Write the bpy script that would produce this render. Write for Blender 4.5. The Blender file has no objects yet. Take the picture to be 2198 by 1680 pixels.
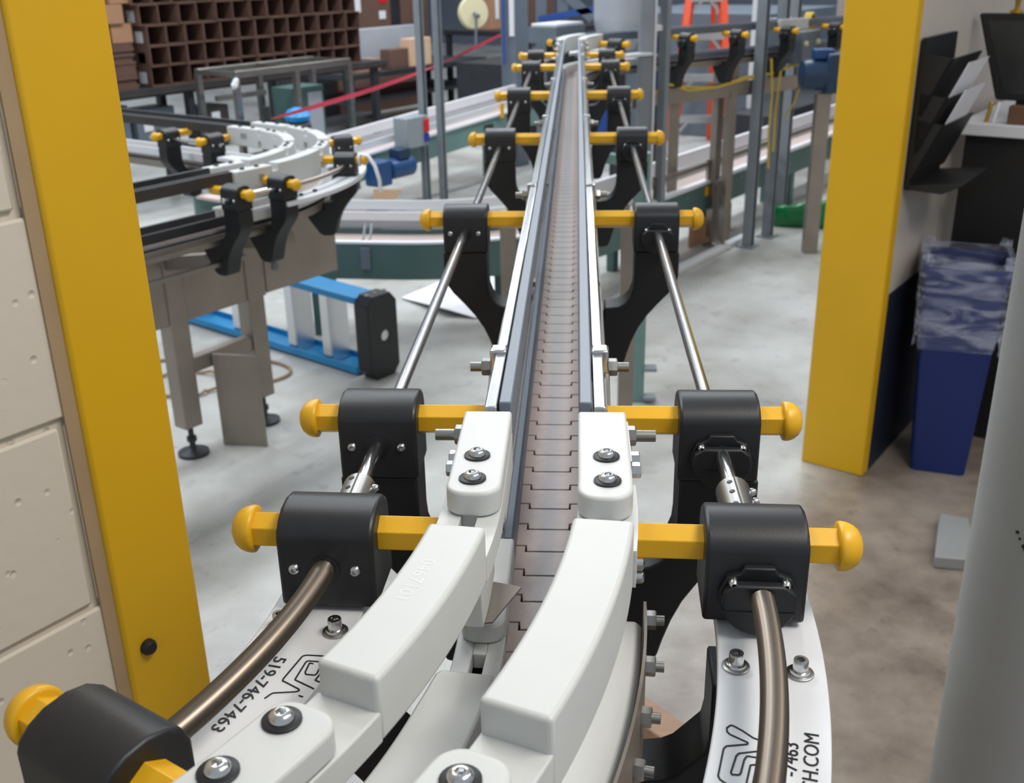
import bpy, math, random
from mathutils import Vector, Matrix

random.seed(7)
SC = bpy.context.scene
COL = SC.collection
PI = math.pi
R_ = math.radians

# ------------------------------------------------------------------ camera
def norm(v):
    l = math.sqrt(sum(a * a for a in v)); return [a / l for a in v]
def dot(a, b): return sum(x * y for x, y in zip(a, b))
def cross(a, b): return [a[1]*b[2]-a[2]*b[1], a[2]*b[0]-a[0]*b[2], a[0]*b[1]-a[1]*b[0]]
FPX = 2260.0
fw = norm([141.0, -930.0, FPX])                    # conveyor direction seen from the lens
dn = norm([0.02, 1.0, (930 - 0.02 * 141) / FPX])   # plumb line seen from the lens
upv = [-a for a in dn]
k = dot(fw, upv); fw = norm([a - k * b for a, b in zip(fw, upv)])
rt = cross(dn, fw)
if rt[0] < 0: rt = [-a for a in rt]
camd = bpy.data.cameras.new('camera')
cam = bpy.data.objects.new('camera', camd); COL.objects.link(cam)
ax = Vector((rt[0], fw[0], upv[0])); ay = -Vector((rt[1], fw[1], upv[1])); az = -Vector((rt[2], fw[2], upv[2]))
M4 = Matrix(((ax.x, ay.x, az.x, 0.0235), (ax.y, ay.y, az.y, 0.0), (ax.z, ay.z, az.z, 1.471), (0, 0, 0, 1)))
cam.matrix_world = M4
camd.sensor_width = 36.0
camd.lens = FPX / 2198.0 * 36.0
camd.clip_start = 0.02; camd.clip_end = 100
camd.dof.use_dof = True
camd.dof.focus_distance = 0.72
camd.dof.aperture_fstop = 15.0
SC.camera = cam

# ------------------------------------------------------------------ light and exposure
SC.view_settings.view_transform = 'Standard'
SC.view_settings.look = 'None'
SC.view_settings.gamma = 1.0
SC.view_settings.exposure = 0.0
SC.view_settings.use_curve_mapping = False
W = bpy.data.worlds.new('hall_ambient'); SC.world = W; W.use_nodes = True
W.node_tree.nodes['Background'].inputs[0].default_value = (0.80, 0.90, 1.0, 1)
W.node_tree.nodes['Background'].inputs[1].default_value = 0.50

U = Vector((0.537, 0.8436, 0)); N = Vector((0.8436, -0.537, 0)); WALL_ROT = math.atan2(0.8436, 0.537)
def st(s, t, z=0.0): return Vector((U.x*s + N.x*t, U.y*s + N.y*t, z))   # along the wall, out of the wall

def lamp(name, loc, sx, sy, power, col, rotz=WALL_ROT):
    d = bpy.data.lights.new(name, 'AREA'); d.shape = 'RECTANGLE'; d.size = sx; d.size_y = sy
    d.energy = power; d.color = col
    o = bpy.data.objects.new(name, d); COL.objects.link(o); o.location = loc; o.rotation_euler = (0, 0, rotz)
    return o
for i, (s, t) in enumerate(((1.2, -3.0), (4.6, -3.4), (7.6, -3.0), (2.0, -6.2), (5.4, -6.6), (9.5, -6.0), (10.5, -2.2))):
    lamp('high_bay_lamp', st(s, t, 4.6), 2.4, 0.5, 100, (0.93, 0.97, 1.0))
lamp('near_room_lamp', st(0.9, 0.75, 2.9), 1.2, 0.6, 42, (1.0, 0.93, 0.84))
lamp('near_room_lamp', st(3.0, 1.2, 2.9), 1.2, 0.6, 14, (1.0, 0.90, 0.80))

# ------------------------------------------------------------------ materials
def lin(c):
    return tuple((x/255/12.92 if x/255 <= 0.04045 else ((x/255+0.055)/1.055)**2.4) for x in c)
def mat(name, rgb, rough=0.5, metal=0.0, noise=0.0, scale=20, bump=0.0, bscale=None, sss=0.0, spec=0.5, stretch=None, rgb2=None, trans=0.0, alpha=1.0):
    m = bpy.data.materials.new(name); m.use_nodes = True
    nt = m.node_tree; b = nt.nodes['Principled BSDF']
    c = lin(rgb)
    b.inputs['Base Color'].default_value = (*c, 1)
    b.inputs['Roughness'].default_value = rough; b.inputs['Metallic'].default_value = metal
    b.inputs['Specular IOR Level'].default_value = spec
    if sss:
        b.inputs['Subsurface Weight'].default_value = sss
        b.inputs['Subsurface Radius'].default_value = (0.012, 0.010, 0.007); b.inputs['Subsurface Scale'].default_value = 0.6
    if trans: b.inputs['Transmission Weight'].default_value = trans
    if alpha < 1: b.inputs['Alpha'].default_value = alpha
    tc = nt.nodes.new('ShaderNodeTexCoord'); mp = nt.nodes.new('ShaderNodeMapping')
    nt.links.new(tc.outputs['Object'], mp.inputs['Vector'])
    if stretch: mp.inputs['Scale'].default_value = stretch
    if noise:
        n = nt.nodes.new('ShaderNodeTexNoise'); n.inputs['Scale'].default_value = scale; n.inputs['Detail'].default_value = 5
        nt.links.new(mp.outputs[0], n.inputs['Vector'])
        rp = nt.nodes.new('ShaderNodeMapRange'); rp.inputs[1].default_value = 0.3; rp.inputs[2].default_value = 0.7
        nt.links.new(n.outputs['Fac'], rp.inputs[0])
        mx = nt.nodes.new('ShaderNodeMix'); mx.data_type = 'RGBA'
        c2 = lin(rgb2) if rgb2 else tuple(x * (1 - noise) for x in c)
        mx.inputs[6].default_value = (*c, 1); mx.inputs[7].default_value = (*c2, 1)
        nt.links.new(rp.outputs[0], mx.inputs[0]); nt.links.new(mx.outputs[2], b.inputs['Base Color'])
    if bump:
        n2 = nt.nodes.new('ShaderNodeTexNoise'); n2.inputs['Scale'].default_value = bscale or scale; n2.inputs['Detail'].default_value = 4
        nt.links.new(mp.outputs[0], n2.inputs['Vector'])
        bp = nt.nodes.new('ShaderNodeBump'); bp.inputs['Strength'].default_value = bump; bp.inputs['Distance'].default_value = 0.002
        nt.links.new(n2.outputs['Fac'], bp.inputs['Height']); nt.links.new(bp.outputs[0], b.inputs['Normal'])
    return m
BLACK = mat('black_nylon', (30, 31, 35), 0.42, noise=0.25, scale=60, bump=0.05, bscale=900)
BLACKARM = mat('black_arm_plastic', (20, 21, 25), 0.5)
YELLOW = mat('yellow_plastic', (232, 176, 28), 0.38, noise=0.12, scale=40)
YPAINT = mat('yellow_paint', (222, 172, 16), 0.45, noise=0.06, scale=6, bump=0.04, bscale=350)
WHITE = mat('white_polyethylene', (201, 203, 202), 0.42, sss=0.25, noise=0.03, scale=30)
WHITE2 = mat('white_sheet_plastic', (214, 216, 220), 0.35, sss=0.1)
STEEL = mat('bright_steel', (205, 205, 205), 0.2, 1.0)
STEELB = mat('brushed_steel', (170, 168, 164), 0.35, 1.0, noise=0.25, scale=12, stretch=(1, 1, 8))
STEELD = mat('dull_stainless', (158, 149, 140), 0.48, 0.75, noise=0.2, scale=6)
SPRING = mat('spring_steel', (142, 131, 120), 0.36, 1.0)
ALU = mat('aluminium', (222, 224, 228), 0.32, 1.0)
ALUW = mat('anodised_aluminium', (228, 230, 235), 0.4, 0.2)
GREYP = mat('grey_plastic_strip', (112, 121, 134), 0.4)
GREYS = mat('dark_grey_strip', (92, 101, 114), 0.35)
RUBBER = mat('black_rubber', (22, 23, 28), 0.45)
DARK = mat('dark_metal', (44, 46, 52), 0.5, noise=0.3, scale=8)
DARK2 = mat('dark_brown_metal', (62, 56, 54), 0.55, noise=0.3, scale=8)
TEAL = mat('teal_paint', (112, 144, 140), 0.5, noise=0.1, scale=5)
TEALD = mat('dark_teal_paint', (74, 102, 100), 0.5, noise=0.1, scale=5)
CARD = mat('cardboard', (172, 130, 100), 0.85, noise=0.12, scale=9)
CARDD = mat('brown_cardboard', (106, 78, 67), 0.85, noise=0.15, scale=9)
CARDL = mat('pale_cardboard', (216, 180, 150), 0.8, noise=0.08, scale=9)
PAPER = mat('white_paper', (226, 226, 230), 0.7)
PINKBELT = mat('pinkish_belt', (196, 178, 172), 0.6, noise=0.1, scale=60)
BLUEL = mat('blue_ladder_fibreglass', (34, 140, 200), 0.4, noise=0.1, scale=8)
ORANGE = mat('orange_ladder_fibreglass', (230, 84, 48), 0.45)
MOTORB = mat('blue_motor_enamel', (22, 66, 116), 0.35)
MOTORD = mat('dark_blue_motor_enamel', (24, 50, 78), 0.35)
GALV = mat('galvanised_strut', (136, 143, 150), 0.5, 0.15, noise=0.15, scale=10)
GREYBOX = mat('grey_enclosure', (140, 148, 154), 0.5)
RED = mat('red_plastic', (206, 34, 40), 0.4)
BLUEP = mat('blue_plastic', (36, 56, 150), 0.4)
REDTAPE = mat('red_barrier_tape', (205, 62, 84), 0.4)
GREENF = mat('green_film', (14, 122, 62), 0.22, noise=0.5, scale=7, bump=0.6, bscale=9)
BINBLUE = mat('blue_bin_plastic', (17, 38, 100), 0.45)
LINER = mat('clear_liner', (205, 212, 232), 0.2, bump=1.0, bscale=22, alpha=0.2, stretch=(1, 1, 3))
NAVY = mat('navy_wainscot_paint', (26, 32, 52), 0.55)
BLKP = mat('black_panel', (22, 21, 22), 0.5)
GREYPOST = mat('grey_post_paint', (146, 147, 146), 0.4, noise=0.08, scale=4)
TANSHADE = mat('tan_shadow_dirt', (172, 146, 112), 0.7, noise=0.15, scale=12)  # colour of the jamb's soft shadow and dirty paint on the wall
INK = mat('black_ink', (16, 18, 26), 0.6)
ENGR = mat('engraved_mark', (218, 220, 219), 0.6)
CABLE = mat('tan_cable', (150, 124, 98), 0.6)
YCABLE = mat('yellow_cable', (206, 176, 66), 0.5)
CREAM = mat('cream_tape_roll', (216, 208, 170), 0.6)
BLUEM = mat('blue_machine_paint', (40, 76, 150), 0.45)
GREYM = mat('grey_machine_paint', (104, 114, 126), 0.5, noise=0.15, scale=5)
GREYL = mat('light_grey_sheet', (184, 189, 198), 0.45, 0.2, noise=0.1, scale=4)
TAN = mat('tan_wood', (166, 134, 112), 0.7, noise=0.15, scale=14, stretch=(1, 8, 1))
GOLD = mat('brass', (190, 150, 60), 0.3, 0.8)
BROWNL = mat('brown_leather', (110, 78, 60), 0.6)

def film_folds(m):
    nt = m.node_tree; b = nt.nodes['Principled BSDF']; tc = nt.nodes.new('ShaderNodeTexCoord'); mp = nt.nodes.new('ShaderNodeMapping')
    mp.inputs['Scale'].default_value = (7, 7, 26); mp.inputs['Rotation'].default_value = (0.25, 0.1, 0)
    nt.links.new(tc.outputs['Object'], mp.inputs['Vector'])
    n = nt.nodes.new('ShaderNodeTexNoise'); n.inputs['Scale'].default_value = 1.0; n.inputs['Detail'].default_value = 5; n.inputs['Distortion'].default_value = 1.2
    nt.links.new(mp.outputs[0], n.inputs['Vector'])
    r = nt.nodes.new('ShaderNodeMapRange'); r.inputs[1].default_value = 0.42; r.inputs[2].default_value = 0.66; r.inputs[3].default_value = 0.07; r.inputs[4].default_value = 0.5
    nt.links.new(n.outputs['Fac'], r.inputs[0]); nt.links.new(r.outputs[0], b.inputs['Alpha'])
film_folds(LINER)
def floor_mat():
    m = bpy.data.materials.new('concrete'); m.use_nodes = True; nt = m.node_tree; b = nt.nodes['Principled BSDF']
    tc = nt.nodes.new('ShaderNodeTexCoord')
    def noise(sc, det=6, ro=0.6):
        n = nt.nodes.new('ShaderNodeTexNoise'); n.inputs['Scale'].default_value = sc; n.inputs['Detail'].default_value = det
        n.inputs['Roughness'].default_value = ro
        nt.links.new(tc.outputs['Object'], n.inputs['Vector']); return n
    def rng(src, a, b2, lo=0.0, hi=1.0):
        r = nt.nodes.new('ShaderNodeMapRange'); r.inputs[1].default_value = a; r.inputs[2].default_value = b2
        r.inputs[3].default_value = lo; r.inputs[4].default_value = hi
        nt.links.new(src, r.inputs[0]); return r.outputs[0]
    def mix(f, c1, c2):
        x = nt.nodes.new('ShaderNodeMix'); x.data_type = 'RGBA'; nt.links.new(f, x.inputs[0])
        for i, c in ((6, c1), (7, c2)):
            if isinstance(c, tuple): x.inputs[i].default_value = (*c, 1)
            else: nt.links.new(c, x.inputs[i])
        return x.outputs[2]
    a = mix(rng(noise(1.6).outputs['Fac'], 0.35, 0.65), lin((196, 197, 194)), lin((160, 158, 152)))
    a = mix(rng(noise(9, 8, 0.7).outputs['Fac'], 0.56, 0.72, 0, 0.5), a, lin((104, 98, 92)))
    # browner, darker floor colour of the near room: it starts at the doorway line
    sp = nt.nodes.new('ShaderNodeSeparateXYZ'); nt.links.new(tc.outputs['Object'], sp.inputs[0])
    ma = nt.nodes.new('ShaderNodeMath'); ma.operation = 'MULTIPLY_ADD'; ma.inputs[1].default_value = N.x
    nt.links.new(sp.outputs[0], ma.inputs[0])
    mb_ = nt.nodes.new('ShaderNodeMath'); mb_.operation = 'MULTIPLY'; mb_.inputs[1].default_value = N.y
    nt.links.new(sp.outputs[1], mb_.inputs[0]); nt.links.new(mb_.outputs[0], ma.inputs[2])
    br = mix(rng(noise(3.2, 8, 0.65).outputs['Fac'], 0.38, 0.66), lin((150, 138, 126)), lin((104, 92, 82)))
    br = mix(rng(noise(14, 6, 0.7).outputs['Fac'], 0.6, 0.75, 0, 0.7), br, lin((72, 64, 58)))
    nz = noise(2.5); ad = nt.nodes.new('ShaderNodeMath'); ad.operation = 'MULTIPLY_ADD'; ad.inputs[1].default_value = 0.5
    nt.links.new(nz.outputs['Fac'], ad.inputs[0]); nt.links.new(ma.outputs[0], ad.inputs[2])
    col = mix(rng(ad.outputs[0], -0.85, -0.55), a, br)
    nt.links.new(col, b.inputs['Base Color'])
    nt.links.new(rng(noise(2.2).outputs['Fac'], 0.3, 0.7, 0.22, 0.5), b.inputs['Roughness'])
    bp = nt.nodes.new('ShaderNodeBump'); bp.inputs['Strength'].default_value = 0.08; bp.inputs['Distance'].default_value = 0.003
    nt.links.new(noise(40).outputs['Fac'], bp.inputs['Height']); nt.links.new(bp.outputs[0], b.inputs['Normal'])
    return m
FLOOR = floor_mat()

def block_mat():
    m = bpy.data.materials.new('painted_block'); m.use_nodes = True; nt = m.node_tree; b = nt.nodes['Principled BSDF']
    b.inputs['Base Color'].default_value = (*lin((214, 204, 188)), 1); b.inputs['Roughness'].default_value = 0.55
    tc = nt.nodes.new('ShaderNodeTexCoord')
    n = nt.nodes.new('ShaderNodeTexNoise'); n.inputs['Scale'].default_value = 55; n.inputs['Detail'].default_value = 3
    v = nt.nodes.new('ShaderNodeTexVoronoi'); v.inputs['Scale'].default_value = 42
    nt.links.new(tc.outputs['Object'], n.inputs['Vector']); nt.links.new(tc.outputs['Object'], v.inputs['Vector'])
    r = nt.nodes.new('ShaderNodeMapRange'); r.inputs[1].default_value = 0.04; r.inputs[2].default_value = 0.16
    nt.links.new(v.outputs['Distance'], r.inputs[0])
    n3 = nt.nodes.new('ShaderNodeTexNoise'); n3.inputs['Scale'].default_value = 16; nt.links.new(tc.outputs['Object'], n3.inputs['Vector'])
    r3 = nt.nodes.new('ShaderNodeMapRange'); r3.inputs[1].default_value = 0.5; r3.inputs[2].default_value = 0.6
    nt.links.new(n3.outputs['Fac'], r3.inputs[0])
    mxx = nt.nodes.new('ShaderNodeMath'); mxx.operation = 'MAXIMUM'
    nt.links.new(r.outputs[0], mxx.inputs[0]); nt.links.new(r3.outputs[0], mxx.inputs[1])
    ad = nt.nodes.new('ShaderNodeMath'); ad.operation = 'MULTIPLY_ADD'; ad.inputs[1].default_value = 0.35
    nt.links.new(n.outputs['Fac'], ad.inputs[0]); nt.links.new(mxx.outputs[0], ad.inputs[2])
    bp = nt.nodes.new('ShaderNodeBump'); bp.inputs['Strength'].default_value = 0.55; bp.inputs['Distance'].default_value = 0.003
    nt.links.new(ad.outputs[0], bp.inputs['Height']); nt.links.new(bp.outputs[0], b.inputs['Normal'])
    return m
BLOCKW = block_mat()
WALLP = mat('painted_wall', (196, 186, 176), 0.6, noise=0.08, scale=4)

def chain_mat():
    m = bpy.data.materials.new('chain_plastic'); m.use_nodes = True; nt = m.node_tree; b = nt.nodes['Principled BSDF']
    tc = nt.nodes.new('ShaderNodeTexCoord'); sp = nt.nodes.new('ShaderNodeSeparateXYZ'); nt.links.new(tc.outputs['Object'], sp.inputs[0])
    ab = nt.nodes.new('ShaderNodeMath'); ab.operation = 'ABSOLUTE'; nt.links.new(sp.outputs[0], ab.inputs[0])
    n = nt.nodes.new('ShaderNodeTexNoise'); n.inputs['Scale'].default_value = 90; nt.links.new(tc.outputs['Object'], n.inputs['Vector'])
    ad = nt.nodes.new('ShaderNodeMath'); ad.operation = 'MULTIPLY_ADD'; ad.inputs[1].default_value = 0.012
    nt.links.new(n.outputs['Fac'], ad.inputs[0]); nt.links.new(ab.outputs[0], ad.inputs[2])
    r = nt.nodes.new('ShaderNodeMapRange'); r.inputs[1].default_value = 0.008; r.inputs[2].default_value = 0.026; r.interpolation_type = 'SMOOTHSTEP'
    nt.links.new(ad.outputs[0], r.inputs[0])
    mx = nt.nodes.new('ShaderNodeMix'); mx.data_type = 'RGBA'; nt.links.new(r.outputs[0], mx.inputs[0])
    mx.inputs[6].default_value = (*lin((114, 107, 109)), 1); mx.inputs[7].default_value = (*lin((170, 147, 138)), 1)
    nt.links.new(mx.outputs[2], b.inputs['Base Color']); b.inputs['Roughness'].default_value = 0.38
    return m
CHAIN = chain_mat()

# ------------------------------------------------------------------ mesh helpers
class MB:
    def __init__(s): s.v = []; s.f = []
    def add(s, vs, fs):
        b = len(s.v); s.v += [tuple(p) for p in vs]; s.f += [tuple(i + b for i in f) for f in fs]
    def box(s, c, d, rz=0.0, M=None):
        c = Vector(c); x, y, z = d[0]/2, d[1]/2, d[2]/2; vs = []
        cr, sr = math.cos(rz), math.sin(rz)
        for i in (-1, 1):
            for j in (-1, 1):
                for q in (-1, 1):
                    p = Vector((i*x, j*y, q*z))
                    p = M @ p if M else Vector((p.x*cr - p.y*sr, p.x*sr + p.y*cr, p.z))
                    vs.append(c + p)
        s.add(vs, [(0, 1, 3, 2), (4, 6, 7, 5), (0, 4, 5, 1), (2, 3, 7, 6), (0, 2, 6, 4), (1, 5, 7, 3)])
    def bar(s, a, b, w, h, up=(0, 0, 1)):
        a, b = Vector(a), Vector(b); d = b - a; L = d.length; y = d.normalized(); up = Vector(up)
        if abs(y.dot(up)) > 0.98: up = Vector((1, 0, 0))
        x = y.cross(up).normalized(); z = x.cross(y)
        s.box((a + b) / 2, (w, L, h), M=Matrix((x, y, z)).transposed())
    def prism(s, pts, off):
        n = len(pts); pts = [Vector(p) for p in pts]; off = Vector(off)
        s.add(pts + [p + off for p in pts], [tuple(range(n - 1, -1, -1)), tuple(range(n, 2*n))] + [(i, (i+1) % n, n + (i+1) % n, n + i) for i in range(n)])
    def rings(s, rings, cap=True, loop=False):
        n = len(rings[0]); vs = [p for r in rings for p in r]; fs = []
        m = len(rings); last = m if loop else m - 1
        for k in range(last):
            a, b = k*n, ((k+1) % m)*n
            for i in range(n): fs.append((a+i, a+(i+1) % n, b+(i+1) % n, b+i))
        if cap and not loop: fs += [tuple(range(n-1, -1, -1)), tuple(range((m-1)*n, m*n))]
        s.add(vs, fs)
    def tube(s, path, r, n=12, cap=True, loop=False, rot=0.0):
        path = [Vector(p) for p in path]; m = len(path); rs = r if isinstance(r, (list, tuple)) else [r]*m
        rg = []; px = None
        for i, p in enumerate(path):
            if loop: d = path[(i+1) % m] - path[i-1]
            else: d = path[min(i+1, m-1)] - path[max(i-1, 0)]
            d.normalize()
            if px is None:
                px = d.cross(Vector((0, 0, 1)))
                if px.length < 1e-3: px = d.cross(Vector((0, 1, 0)))
            px = (px - d * px.dot(d)).normalized(); py = d.cross(px)
            rg.append([p + (px*math.cos(2*PI*j/n + rot) + py*math.sin(2*PI*j/n + rot))*rs[i] for j in range(n)])
        s.rings(rg, cap, loop)
    def lathe(s, prof, o, axis=(0, 0, 1), n=20, cap=True):
        o = Vector(o); a = Vector(axis).normalized()
        x = a.cross(Vector((0, 0, 1)))
        if x.length < 1e-3: x = a.cross(Vector((0, 1, 0)))
        x.normalize(); y = a.cross(x)
        s.rings([[o + a*h + (x*math.cos(2*PI*j/n) + y*math.sin(2*PI*j/n))*max(r, 1e-5) for j in range(n)] for r, h in prof], cap)
    def button(s, o, r, h, axis=(0, 0, 1), n=24):
        o = Vector(o); a = Vector(axis).normalized(); x = a.cross(Vector((0, 0, 1)))
        if x.length < 1e-3: x = a.cross(Vector((0, 1, 0)))
        x.normalize(); y = a.cross(x)
        def ring(rr, hh): return [o + a*hh + (x*math.cos(2*PI*j/n) + y*math.sin(2*PI*j/n))*rr for j in range(n)]
        def hexr(rr, hh):
            q = []
            for j in range(n):
                t = 2*PI*j/n; m6 = (t % (PI/3)) - PI/6; k6 = rr*math.cos(PI/6)/math.cos(m6)
                q.append(o + a*hh + (x*math.cos(t) + y*math.sin(t))*k6)
            return q
        s.rings([ring(r, 0), ring(r, h*.12), ring(r*.93, h*.5), ring(r*.75, h*.82), ring(r*.55, h), hexr(r*.46, h), hexr(r*.44, h*.35), ring(.0002, h*.3)], True)
    def capscrew(s, o, r, h, n=24):
        o = Vector(o)
        def ring(rr, hh): return [o + Vector((rr*math.cos(2*PI*j/n), rr*math.sin(2*PI*j/n), hh)) for j in range(n)]
        def hexr(rr, hh): return ring(rr, hh) if n % 6 else [o + Vector((math.cos(2*PI*j/n)*rr*math.cos(PI/6)/math.cos((2*PI*j/n % (PI/3)) - PI/6), math.sin(2*PI*j/n)*rr*math.cos(PI/6)/math.cos((2*PI*j/n % (PI/3)) - PI/6), hh)) for j in range(n)]
        s.rings([ring(r, 0), ring(r, h*.9), ring(r*.92, h), hexr(r*.58, h), hexr(r*.56, h*.4), ring(.0002, h*.35)], True)
    def hexnut(s, o, r, h, axis, hole=0.5):
        s.lathe([(r, 0), (r, h*.85), (r*.9, h)], o, axis, 6)
    def build(s, name, m, parent=None, bev=0.0, seg=2, ang=35, flat=False):
        root = parent
        while root is not None and root.parent is not None: root = root.parent
        if root is not None and not root.get('_local'):
            o = root.location; vs = [(p[0]-o.x, p[1]-o.y, p[2]-o.z) for p in s.v]
        else: vs = s.v
        me = bpy.data.meshes.new(name); me.from_pydata([tuple(p) for p in vs], [], s.f)
        me.validate(); me.update()
        import bmesh
        bm = bmesh.new(); bm.from_mesh(me); bmesh.ops.recalc_face_normals(bm, faces=bm.faces); bm.to_mesh(me); bm.free()
        if not flat:
            me.polygons.foreach_set('use_smooth', [True]*len(me.polygons)); me.set_sharp_from_angle(angle=R_(ang))
        me.materials.append(m)
        ob = bpy.data.objects.new(name, me); COL.objects.link(ob)
        if parent is not None: ob.parent = parent
        if bev:
            b = ob.modifiers.new('bevel', 'BEVEL'); b.width = bev; b.segments = seg; b.limit_method = 'ANGLE'; b.angle_limit = R_(32)
        return ob

def tag(o, label=None, cat=None, group=None, kind=None):
    if label: o['label'] = label
    if cat: o['category'] = cat
    if group: o['group'] = group
    if kind: o['kind'] = kind
    return o
def thing(name, label, cat, loc=(0, 0, 0), rz=0.0, group=None, local=False):
    o = bpy.data.objects.new(name, None); COL.objects.link(o)
    o.location = loc; o.rotation_euler = (0, 0, rz); o.empty_display_size = 0.05
    if local: o['_local'] = 1
    return tag(o, label, cat, group)
def copy_tree(o, parent=None):
    c = o.copy(); COL.objects.link(c)
    if parent is not None: c.parent = parent
    for ch in list(o.children): copy_tree(ch, c)
    return c
def single(mb, name, m, label, cat, group=None, **k):
    return tag(mb.build(name, m, None, **k), label, cat, group)
def structure(mb, name, m, parent=None, **k):
    o = mb.build(name, m, parent, **k); o['kind'] = 'structure'; return o

class Path:
    """a conveyor's centre line: straights and arcs; off is measured to the right of travel"""
    def __init__(s, x, y, h, segs, s0):
        s.k = []; s.s0 = s0
        for g in segs:
            s.k.append((s0, x, y, h, g))
            if g[0] == 'L':
                x += math.cos(h)*g[1]; y += math.sin(h)*g[1]; s0 += g[1]
            else:
                r, a = g[1], g[2]; sg = 1 if a > 0 else -1
                cx, cy = x - math.sin(h)*r*sg, y + math.cos(h)*r*sg
                h += a; x, y = cx + math.sin(h)*r*sg, cy - math.cos(h)*r*sg; s0 += r*abs(a)
        s.end = s0
    def at(s, d):
        q = s.k[0]
        for e in s.k:
            if d >= e[0]: q = e
        s0, x, y, h, g = q; l = d - s0
        if g[0] == 'L': return x + math.cos(h)*l, y + math.sin(h)*l, h
        r = g[1]; sg = 1 if g[2] > 0 else -1
        cx, cy = x - math.sin(h)*r*sg, y + math.cos(h)*r*sg; h2 = h + sg*l/r
        return cx + math.sin(h2)*r*sg, cy - math.cos(h2)*r*sg, h2
    def p(s, d, off, z):
        x, y, h = s.at(d); return Vector((x + math.sin(h)*off, y - math.cos(h)*off, z))
    def samples(s, a, b, step=0.02):
        out = [a]
        for i, e in enumerate(s.k):
            s0 = e[0]; s1 = s.k[i+1][0] if i+1 < len(s.k) else 1e9
            lo, hi = max(a, s0 if i else -1e9), min(b, s1)
            if hi <= lo: continue
            n = 1 if e[4][0] == 'L' else max(1, int(math.ceil((hi-lo)/step)))
            out += [lo + (hi-lo)*(j+1)/n for j in range(n)]
        return out
    def sweep(s, mb, a, b, prof, step=0.02):
        mb.rings([[s.p(d, o, z) for o, z in prof] for d in s.samples(a, b, step)])
    def flat(s, mb, outline, z0, z1, step=0.012):
        pts = []
        n = len(outline)
        for i in range(n):
            a, b = outline[i], outline[(i+1) % n]
            m = max(1, int(math.hypot(a[0]-b[0], a[1]-b[1])/step))
            for j in range(m): pts.append((a[0]+(b[0]-a[0])*j/m, a[1]+(b[1]-a[1])*j/m))
        q = [s.p(d, o, z0) for d, o in pts]
        mb.prism(q, (0, 0, z1-z0))
def rect(o0, o1, z0, z1): return [(o0, z0), (o1, z0), (o1, z1), (o0, z1)]
def padshape(s0, s1, o0, o1, r, low=True, high=False, n=6):
    """rectangle in (s,off) with rounded corners at its low-s and / or high-s end"""
    o0, o1 = min(o0, o1), max(o0, o1); out = []
    def arc(cs, co, a0):
        for i in range(n+1):
            a = a0 + (PI/2)*i/n; out.append((cs + r*math.cos(a), co + r*math.sin(a)))
    if low: arc(s0+r, o1-r, PI/2); arc(s0+r, o0+r, PI)
    else: out.extend([(s0, o1), (s0, o0)])
    if high: arc(s1-r, o0+r, 1.5*PI); arc(s1-r, o1-r, 0)
    else: out.extend([(s1, o0), (s1, o1)])
    return out
# ================================================================== the setting
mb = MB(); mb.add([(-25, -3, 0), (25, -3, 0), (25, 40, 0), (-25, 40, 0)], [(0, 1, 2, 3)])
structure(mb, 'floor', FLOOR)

def stbox(mb, s0, s1, t0, t1, z0, z1):
    c = st((s0+s1)/2, (t0+t1)/2, (z0+z1)/2); mb.box(c, (s1-s0, t1-t0, z1-z0), M=Matrix((U, -N, Vector((0, 0, 1)))).transposed())
# left part of the wall: real courses of painted block with raked joints
mb = MB(); stbox(mb, -2.2, 0.56, -1.0, -0.8205, 0, 2.6)
wl = structure(mb, 'wall_left', BLOCKW)
mb = MB()
JZ = [0.0, 0.155, 0.342, 0.529, 0.716, 0.904, 1.0955, 1.284, 1.475, 1.665, 1.855, 2.045, 2.235, 2.425, 2.6]
for i in range(len(JZ)-1):
    e = 0.09 if i % 2 else 0.285
    x = 0.56; first = True
    while x > -2.2:
        w = e if first else 0.385
        first = False
        stbox(mb, max(x-w, -2.2)+0.003, x-0.003, -0.8215, -0.815, JZ[i]+0.0035, JZ[i+1]-0.0035); x -= w
structure(mb, 'block_course', BLOCKW, wl, bev=0.003, seg=2)
# right part of the wall
mb = MB(); stbox(mb, 2.94, 9.0, -1.0, -0.815, 0, 2.6)
wr = structure(mb, 'wall_right', WALLP)
mb = MB(); stbox(mb, 2.99, 9.0, -0.815, -0.811, 0, 0.56); structure(mb, 'wainscot', NAVY, wr)
# far side of the hall
mb = MB(); stbox(mb, 16.5, 16.7, -22, 8, 0, 4.5); structure(mb, 'wall_back', mat('hall_back_wall', (104, 112, 126), 0.7, noise=0.3, scale=0.8))
# yellow jamb guards
mb = MB(); stbox(mb, 0.4865, 0.578, -1.006, -0.808, 0, 2.6)
d1 = structure(mb, 'trim_1', YPAINT, bev=0.004)
mb = MB(); mb.lathe([(0.0085, 0), (0.0085, 0.004), (0.006, 0.008), (0.001, 0.009)], st(0.510, -0.808, 0.8355), N, 14)
structure(mb, 'rubber_stop', RUBBER, d1)
mb = MB(); stbox(mb, 0.473, 0.4865, -0.8155, -0.8125, 0, 2.6); structure(mb, 'shadow_strip', TANSHADE, d1)  # thin strip painting the jamb's blurred shadow and dirty paint beside it
mb = MB(); stbox(mb, 2.936, 2.985, -1.004, -0.811, 0, 2.6)
structure(mb, 'trim_2', YPAINT, bev=0.004)

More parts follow.
